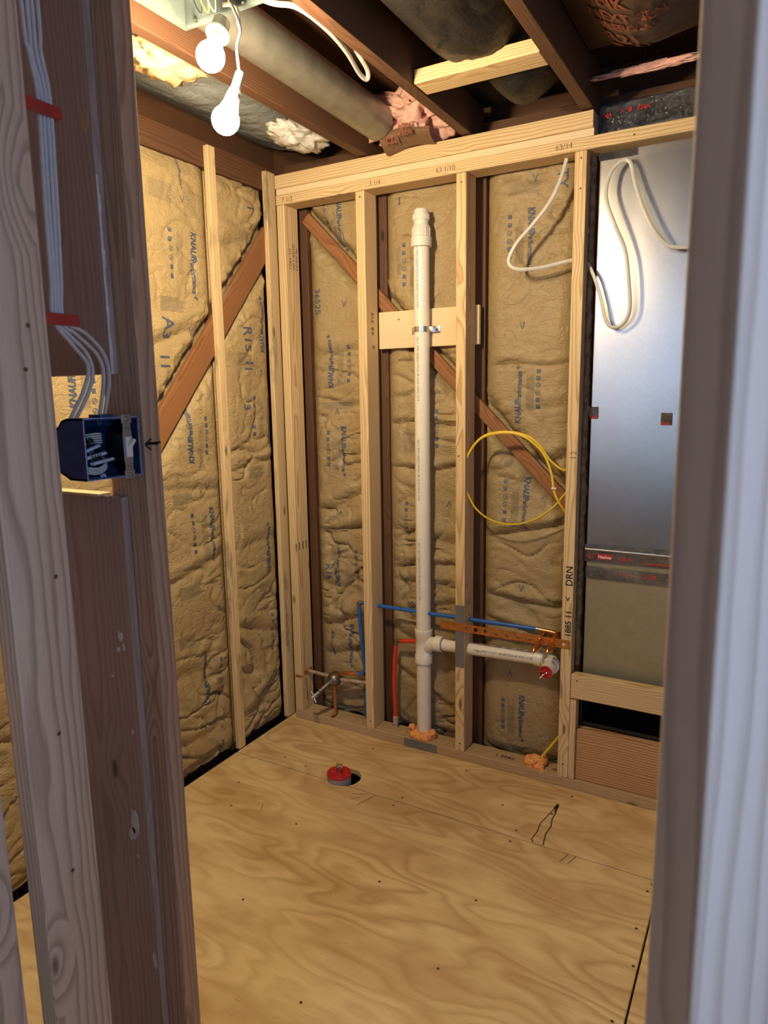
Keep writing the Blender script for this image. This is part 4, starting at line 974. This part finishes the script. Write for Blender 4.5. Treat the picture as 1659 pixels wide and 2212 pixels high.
bx(b, (.850, -1.612, Z1), (X1-.002, -1.586, Z1+.005), .001)
obj('box_shell', b, BLUEB, bxe)
b = bmesh.new()
for (a_, c_) in (((X1-.0004, Y0, Z0), (X1+.0006, Y0+.0012, Z1)), ((X1-.0004, Y1-.0012, Z0), (X1+.0006, Y1, Z1)), ((X1-.0004, Y0, Z0), (X1+.0006, Y1, Z0+.0012)), ((X1-.0004, Y0, Z1-.0012), (X1+.0006, Y1, Z1))): bx(b, a_, c_)
obj('scuffed_rim', b, BLUEB2, bxe)
for (y, z, s) in ((-1.616, Z1-.006, 1), (-1.616, Z0+.005, -1)):
    b = bmesh.new(); lathe(b, [(.0018, 0), (.0018, .004), (.0042, .004), (.0042, 0)], (X1-.004, y, z), ax=(1, 0, 0), seg=14); obj('screw_boss', b, BLUEB if s > 0 else plain('pale_boss', (.30, .42, .62), .5), bxe)
ys = -1.5665
sw = empty('toggle_switch', (X1, ys, 1.351), 'ivory toggle switch on a metal yoke at the right side of the blue box', 'switch')
b = bmesh.new(); zc = 1.351
bx(b, (X1+.0008, ys-.0085, zc-.026), (X1+.0024, ys+.0085, zc+.026), .0006)
for s in (-1, 1):
    z0_, z1_ = sorted((zc+s*.026, zc+s*.038)); bx(b, (X1+.0008, ys-.0075, z0_), (X1+.0022, ys+.0075, z1_), .0006)
    z0_, z1_ = sorted((zc+s*.037, zc+s*.0525)); bx(b, (X1+.0008, ys-.0095, z0_), (X1+.0024, ys+.0095, z1_), .002)
obj('metal_yoke', b, YOKE, sw)
b = bmesh.new(); bx(b, (X1+.002, ys-.0062, zc-.0165), (X1+.006, ys+.0062, zc+.0165), .001); obj('switch_face', b, WHITEF, sw)
b = bmesh.new(); bx(b, (X1-.026, ys-.008, zc-.022), (X1+.0006, ys+.008, zc+.022), .002); obj('switch_body', b, NAVY, sw)
b = bmesh.new(); sweep(b, [Vector((X1+.004, ys, zc-.002)), Vector((X1+.0125, ys+.0012, zc+.008)), Vector((X1+.016, ys+.0015, zc+.011))], [.0042, .0035, .0032], seg=10); obj('toggle_lever', b, WHITEF, sw, smooth=True)
for s in (-1, 1):
    b = bmesh.new(); lathe(b, [(0, .003), (.003, .0025), (.0042, .0005), (.0042, 0)], (X1+.0024, ys, zc+s*.045), ax=(1, 0, 0), seg=12); obj('yoke_screw', b, CHROME, sw, smooth=True)
    for dy, dz in ((-.003, .0), (.0035, -.002)):
        b = bmesh.new(); lathe(b, [(0, .0004), (.0013, .0003), (.0013, 0)], (X1+.0022, ys+dy, zc+s*.031+dz), ax=(1, 0, 0), seg=8); obj('yoke_hole', b, DARK, sw)
# conductors inside the box
rnd = random.Random(12)
for k in range(7):
    y0_, z0_ = -1.635+rnd.uniform(0, .01), 1.325+rnd.uniform(0, .05)
    b = bmesh.new(); sweep(b, catmull([(.812, y0_, z0_), (.842, y0_+.015, z0_+rnd.uniform(-.01, .02)), (.852, -1.605+rnd.uniform(-.01, .01), 1.345+rnd.uniform(-.02, .025)), (.838, -1.585, 1.35+rnd.uniform(-.025, .03)), (.812, -1.565, 1.36+rnd.uniform(-.03, .02))], 6), .0014, seg=6)
    tag(recenter(obj('inner_wire', b, NAVY, smooth=True)), 'thin black wire curled inside the blue box', 'wire', 'black wires in the switch box')
for k in range(5):
    zz = 1.372-.0035*k; b = bmesh.new(); sweep(b, catmull([(.812, -1.625, zz-.006), (.845, -1.612, zz), (.850, -1.60, zz+.0015), (.846, -1.588, zz), (.815, -1.58, zz-.003)], 6), .0012, seg=6)
    tag(recenter(obj('inner_wire', b, CABLE, smooth=True)), 'white wire in the upper bundle inside the blue box', 'wire', 'white wires in the switch box')
for k in range(4):
    zz = 1.325-.003*k; b = bmesh.new(); sweep(b, catmull([(.820, -1.640, zz+.004), (.858, -1.632, zz-.002), (.864, -1.612, zz-.005), (.856, -1.590, zz+.003), (.83, -1.58, zz+.012)], 6), .0012, seg=6)
    tag(recenter(obj('inner_wire', b, CABLE, smooth=True)), 'white wire in the lower bundle inside the blue box', 'wire', 'white wires low in the switch box')
for (p, q, lb, txt) in (((.866, -1.637, 1.337), (.864, -1.598, 1.343), 'white cable end marked with a word inside the blue box', 'FAN'), ((.869, -1.627, 1.328), (.867, -1.587, 1.333), 'lower plain white cable end inside the blue box', None), ((.858, -1.634, 1.346), (.858, -1.604, 1.355), 'upper white cable end at the back of the blue box', None)):
    p, q = Vector(p), Vector(q); b = bmesh.new(); sweep(b, [p, q], .0052, .0026, seg=10); o = tag(recenter(obj('cable_end', b, plain('bright_cable_jacket', (.55, .62, .70), .4), smooth=True)), lb, 'cable')
    if txt:
        pr = Print(); pr.text(txt, (0, 0), .010, bold=.0003); pr.lay('marker_word', flat(q+Vector((.0034, -.006, -.004)) - (q-p).normalized()*.0, (0, -1, -.15), (0, 0, -1), (1, 0, 0)) if False else flat(p+Vector((.0032, .008, -.0040)), (0, 1, .15), (0, -.1, 1), (1, 0, 0)), MARK, o, off=.0022)
cabs = dict(
 a=[(.845, -1.664, 2.42), (0.845, -1.659, 1.972), (0.845, -1.654, 1.91), (0.845, -1.646, 1.85), (0.845, -1.650, 1.722), (0.845, -1.652, 1.606), (0.845, -1.654, 1.546), (0.845, -1.625, 1.51), (0.845, -1.601, 1.48), (0.845, -1.611, 1.444), (0.845, -1.642, 1.396)],
 b=[(.845, -1.654, 2.42), (0.845, -1.650, 1.976), (0.845, -1.65, 1.911), (0.845, -1.640, 1.852), (0.845, -1.644, 1.723), (0.845, -1.647, 1.606), (0.845, -1.649, 1.546), (0.845, -1.629, 1.524), (0.845, -1.603, 1.501), (0.845, -1.593, 1.473), (0.845, -1.603, 1.44), (0.845, -1.632, 1.396)],
 c=[(.847, -1.645, 2.42), (0.847, -1.644, 1.978), (0.847, -1.644, 1.914), (0.847, -1.635, 1.853), (0.847, -1.638, 1.724), (0.847, -1.643, 1.607), (0.847, -1.644, 1.546), (0.847, -1.617, 1.525), (0.847, -1.582, 1.495), (0.847, -1.575, 1.459), (0.853, -1.594, 1.398)],
 d=[(.847, -1.637, 2.42), (0.849, -1.636, 1.982), (0.849, -1.638, 1.916), (0.849, -1.630, 1.854), (0.849, -1.633, 1.725), (0.849, -1.638, 1.607), (0.849, -1.640, 1.547), (0.849, -1.604, 1.529), (0.849, -1.573, 1.499), (0.849, -1.566, 1.459), (0.856, -1.587, 1.398)])
for (k, lb) in (('a', 'pale cable nearest the door stud, entering the left rear of the blue box'), ('b', 'pale cable second from the door stud, bent into the left rear of the blue box'), ('c', 'pale cable bent inside the outermost one above the blue box'), ('d', 'outermost pale cable curving down into the top of the blue box')):
    cable('electrical_cable', cabs[k], .0028, .0037, CABLEB, lb)
for (z, lb) in ((1.836, 'red cable staple high on the near door stud'), (1.545, 'red cable staple low on the near door stud above the switch box')):
    b = bmesh.new(); bx(b, (.838, -1.6895, z-.006), (.860, -1.684, z+.022), .001); bx(b, (.851, -1.685, z-.008), (.858, -1.620, z+.009), .0015); bx(b, (.830, -1.622, z-.006), (.857, -1.617, z+.005), .001)
    tag(recenter(obj('cable_staple', b, REDST)), lb, 'cable staple')
b = bmesh.new(); lathe(b, [(0, .0006), (.009, .0006), (.009, 0)], (.815, -1.546, 1.86), ax=(0, -1, 0), seg=14)
for v in b.verts: v.co.z = 1.86+(v.co.z-1.86)*1.9
obj('wood_plug', b, plain('raw_knot', (.50, .33, .17), .6), ub)

# ------------------------------------------------------------------ lamp, bulbs, ceiling box
hb = empty('fan_housing', (.67, -1.17, 2.26), 'open galvanised metal fan housing set between the joists above the bulbs', 'fan housing')
b = bmesh.new(); x0, x1, y0, y1, z0, z1 = .560, .775, -1.29, -1.040, 2.262, 2.45; t = .0015
bx(b, (x0, y0, z0), (x0+t, y1, z1)); bx(b, (x1-t, y0, z0), (x1, y1, z1)); bx(b, (x0, y0, z0), (x1, y0+t, z1)); bx(b, (x0, y1-t, z0), (x1, y1, z1)); bx(b, (x0, y0, z1-t), (x1, y1, z1))
obj('housing_shell', b, GREEN, hb)
b = bmesh.new(); w_ = .016
bx(b, (x0-w_, y0-w_, z0-.002), (x0, y1+w_, z0)); bx(b, (x1, y0-w_, z0-.002), (x1+w_, y1+w_, z0)); bx(b, (x0, y0-w_, z0-.002), (x1, y0, z0)); bx(b, (x0, y1, z0-.002), (x1, y1+w_, z0)); obj('mounting_flange', b, GREEN, hb)
b = bmesh.new(); bx(b, (x0+.004, y0+.01, z0+.03), (x0+.10, y1-.05, z0+.12), .003); obj('motor_cover', b, NAVY, hb)
b = bmesh.new(); bx(b, (x0+.115, y1-.12, z0+.01), (x1-.01, y1-.03, z0+.05), .002); obj('circuit_bracket', b, GREEN, hb)
for k, (xx, yy) in enumerate(((.60, -1.048), (.735, -1.048), (.565, -1.2))):
    b = bmesh.new(); lathe(b, [(0, -.005), (.004, -.004), (.004, 0)], (xx, yy, z0-.002), seg=10); obj('flange_screw', b, CHROME, hb)
def bulb(label, c, axis, seed):
    """c: centre of the glass, axis: unit vector from glass to socket"""
    c, ax = Vector(c), Vector(axis).normalized(); e = empty('light_bulb', c, label, 'light bulb'); R = .0295
    pf = []
    for i in range(15):
        a_ = -PI/2+(PI/2+.75)*i/14; pf.append((max(1e-7 if i == 0 else 0, math.cos(a_)*R), math.sin(a_)*R))
    pf += [(.0185, .030), (.0165, .036)]
    b = bmesh.new(); lathe(b, pf, c, ax=ax, seg=32); obj('glass_globe', b, LIT, e, smooth=True)
    b = bmesh.new(); lathe(b, [(.0165, .036), (.0155, .048), (.0135, .060), (.0125, .062), (0, .062)], c, ax=ax, seg=28); obj('plastic_neck', b, WHITEF, e, smooth=True)
    return c+ax*.060
t1_ = bulb('lit bulb in the socket fixed under the metal fan housing', (.709, -1.129, 2.130), Vector((.700, -1.075, 2.225))-Vector((.709, -1.129, 2.130)), 1)
ax1 = (Vector((.700, -1.075, 2.225))-Vector((.709, -1.129, 2.130))).normalized()
so = empty('lamp_socket', t1_+ax1*.04, 'ivory lamp socket clamped under the fan housing holding the upper bulb', 'lamp socket')
b = bmesh.new(); lathe(b, [(0, -.002), (.0175, -.002), (.0215, .002), (.0215, .012), (.0185, .014), (.0185, .040), (.014, .046), (0, .046)], t1_, ax=ax1); obj('socket_shell', b, plain('ivory_socket', (.26, .25, .22), .45), so, smooth=True)
b = bmesh.new(); lathe(b, [(.0215, .002), (.025, .003), (.025, .007), (.0215, .008)], t1_, ax=ax1); obj('socket_rim', b, plain('cream_rim', (.62, .56, .38), .4), so, smooth=True)
b = bmesh.new(); sweep(b, catmull([(.690, -1.062, 2.262), (.705, -1.052, 2.262), (.722, -1.050, 2.246), (.728, -1.056, 2.215)], 5), .007, .004, seg=10); obj('clamp_arm', b, plain('cream_arm', (.66, .61, .45), .4), so, smooth=True)
ax2 = (Vector((.723, -1.072, 2.082))-Vector((.709, -1.092, 2.018))).normalized()
t2_ = bulb('lit bulb dangling lower on a thin cord', (.709, -1.092, 2.018), ax2, 2)
ps = empty('hanging_socket', t2_, 'slim white socket on a thin cord holding the lower bulb', 'lamp socket')
b = bmesh.new(); lathe(b, [(0, -.002), (.0125, -.002), (.0130, .004), (.0105, .012), (.0105, .045), (.008, .048), (0, .048)], t2_, ax=ax2); obj('socket_sleeve', b, WHITEF, ps, smooth=True)
e_ = t2_+ax2*.046
for dx, m_ in ((.0, CABLE), (.004, NAVY)):
    b = bmesh.new(); sweep(b, catmull([e_, e_+Vector((-.004+dx, -.002, .010)), (.725+dx, -1.064, 2.171), (.737+dx, -1.065, 2.200), (.722+dx, -1.068, 2.245), (.700+dx*2, -1.08, 2.285)], 6), .0016, seg=7); obj('lamp_cord', b, m_, ps, smooth=True)
for k, (c_, m_) in enumerate((((.64, -1.10), NAVY), ((.655, -1.095), plain('yellow_wire', (.7, .45, .05), .4)), ((.67, -1.09), CABLE))):
    b = bmesh.new(); sweep(b, catmull([(c_[0], c_[1], 2.32), (c_[0]-.006, c_[1]+.01, 2.275), (c_[0]+.006, c_[1]+.02, 2.248), (c_[0]+.012, c_[1]+.015, 2.29)], 6), .0015, seg=6); obj('loose_wire', b, m_, hb, smooth=True)
cable('electrical_cable', [(.58, -1.0, 2.40), (.67, -0.891, 2.35), (0.741, -0.86, 2.33), (0.758, -0.766, 2.32), (0.751, -0.66, 2.31), (0.726, -0.549, 2.30), (0.727, -0.510, 2.30), (0.745, -0.54, 2.31), (0.765, -0.63, 2.32), (.770, -.70, 2.36)], .0045, .0065, CABLE, 'white cable drooping between the ceiling joists right of the bulbs')

# ------------------------------------------------------------------ test plug in the floor
fp = empty('floor_drain_plug', (.450, -.336, 0), 'red capped drain pipe plug standing in the round hole in the plywood', 'drain plug')
b = bmesh.new(); lathe(b, [(0, -.16), (.045, -.16), (.045, .018), (.042, .018)], (.450, -.336, 0), seg=36); obj('grey_pipe', b, GREYR, fp, smooth=True)
b = bmesh.new(); lathe(b, [(.044, .0175), (.0465, .019), (.0465, .026), (.044, .029), (.038, .029), (.036, .026), (.012, .026), (.010, .030), (0, .030)], (.450, -.336, 0), seg=36)
for k in range(6):
    a_ = k*PI/3+.3; d = Vector((math.cos(a_), math.sin(a_), 0)); q = Vector((.450, -.336, .027)); sweep(b, [q+d*.010, q+d*.037], .002, seg=6)
obj('red_cap', b, REDC, fp, smooth=True)
b = bmesh.new(); q = Vector((.450, -.336, .028)); sweep(b, [q, q+Vector((0, 0, .034))], .0035, seg=10)
for s in (-1, 1):
    bx(b, (q.x-.002+s*.005, q.y-.006+s*.004, q.z+.004), (q.x+.002+s*.008, q.y+.006+s*.004, q.z+.030), .001)
    sweep(b, [q+Vector((s*.004, 0, .016)), q+Vector((s*.016, -.008*s, .026))], .0028, seg=8)
obj('wing_nut', b, CHROME, fp, smooth=True)
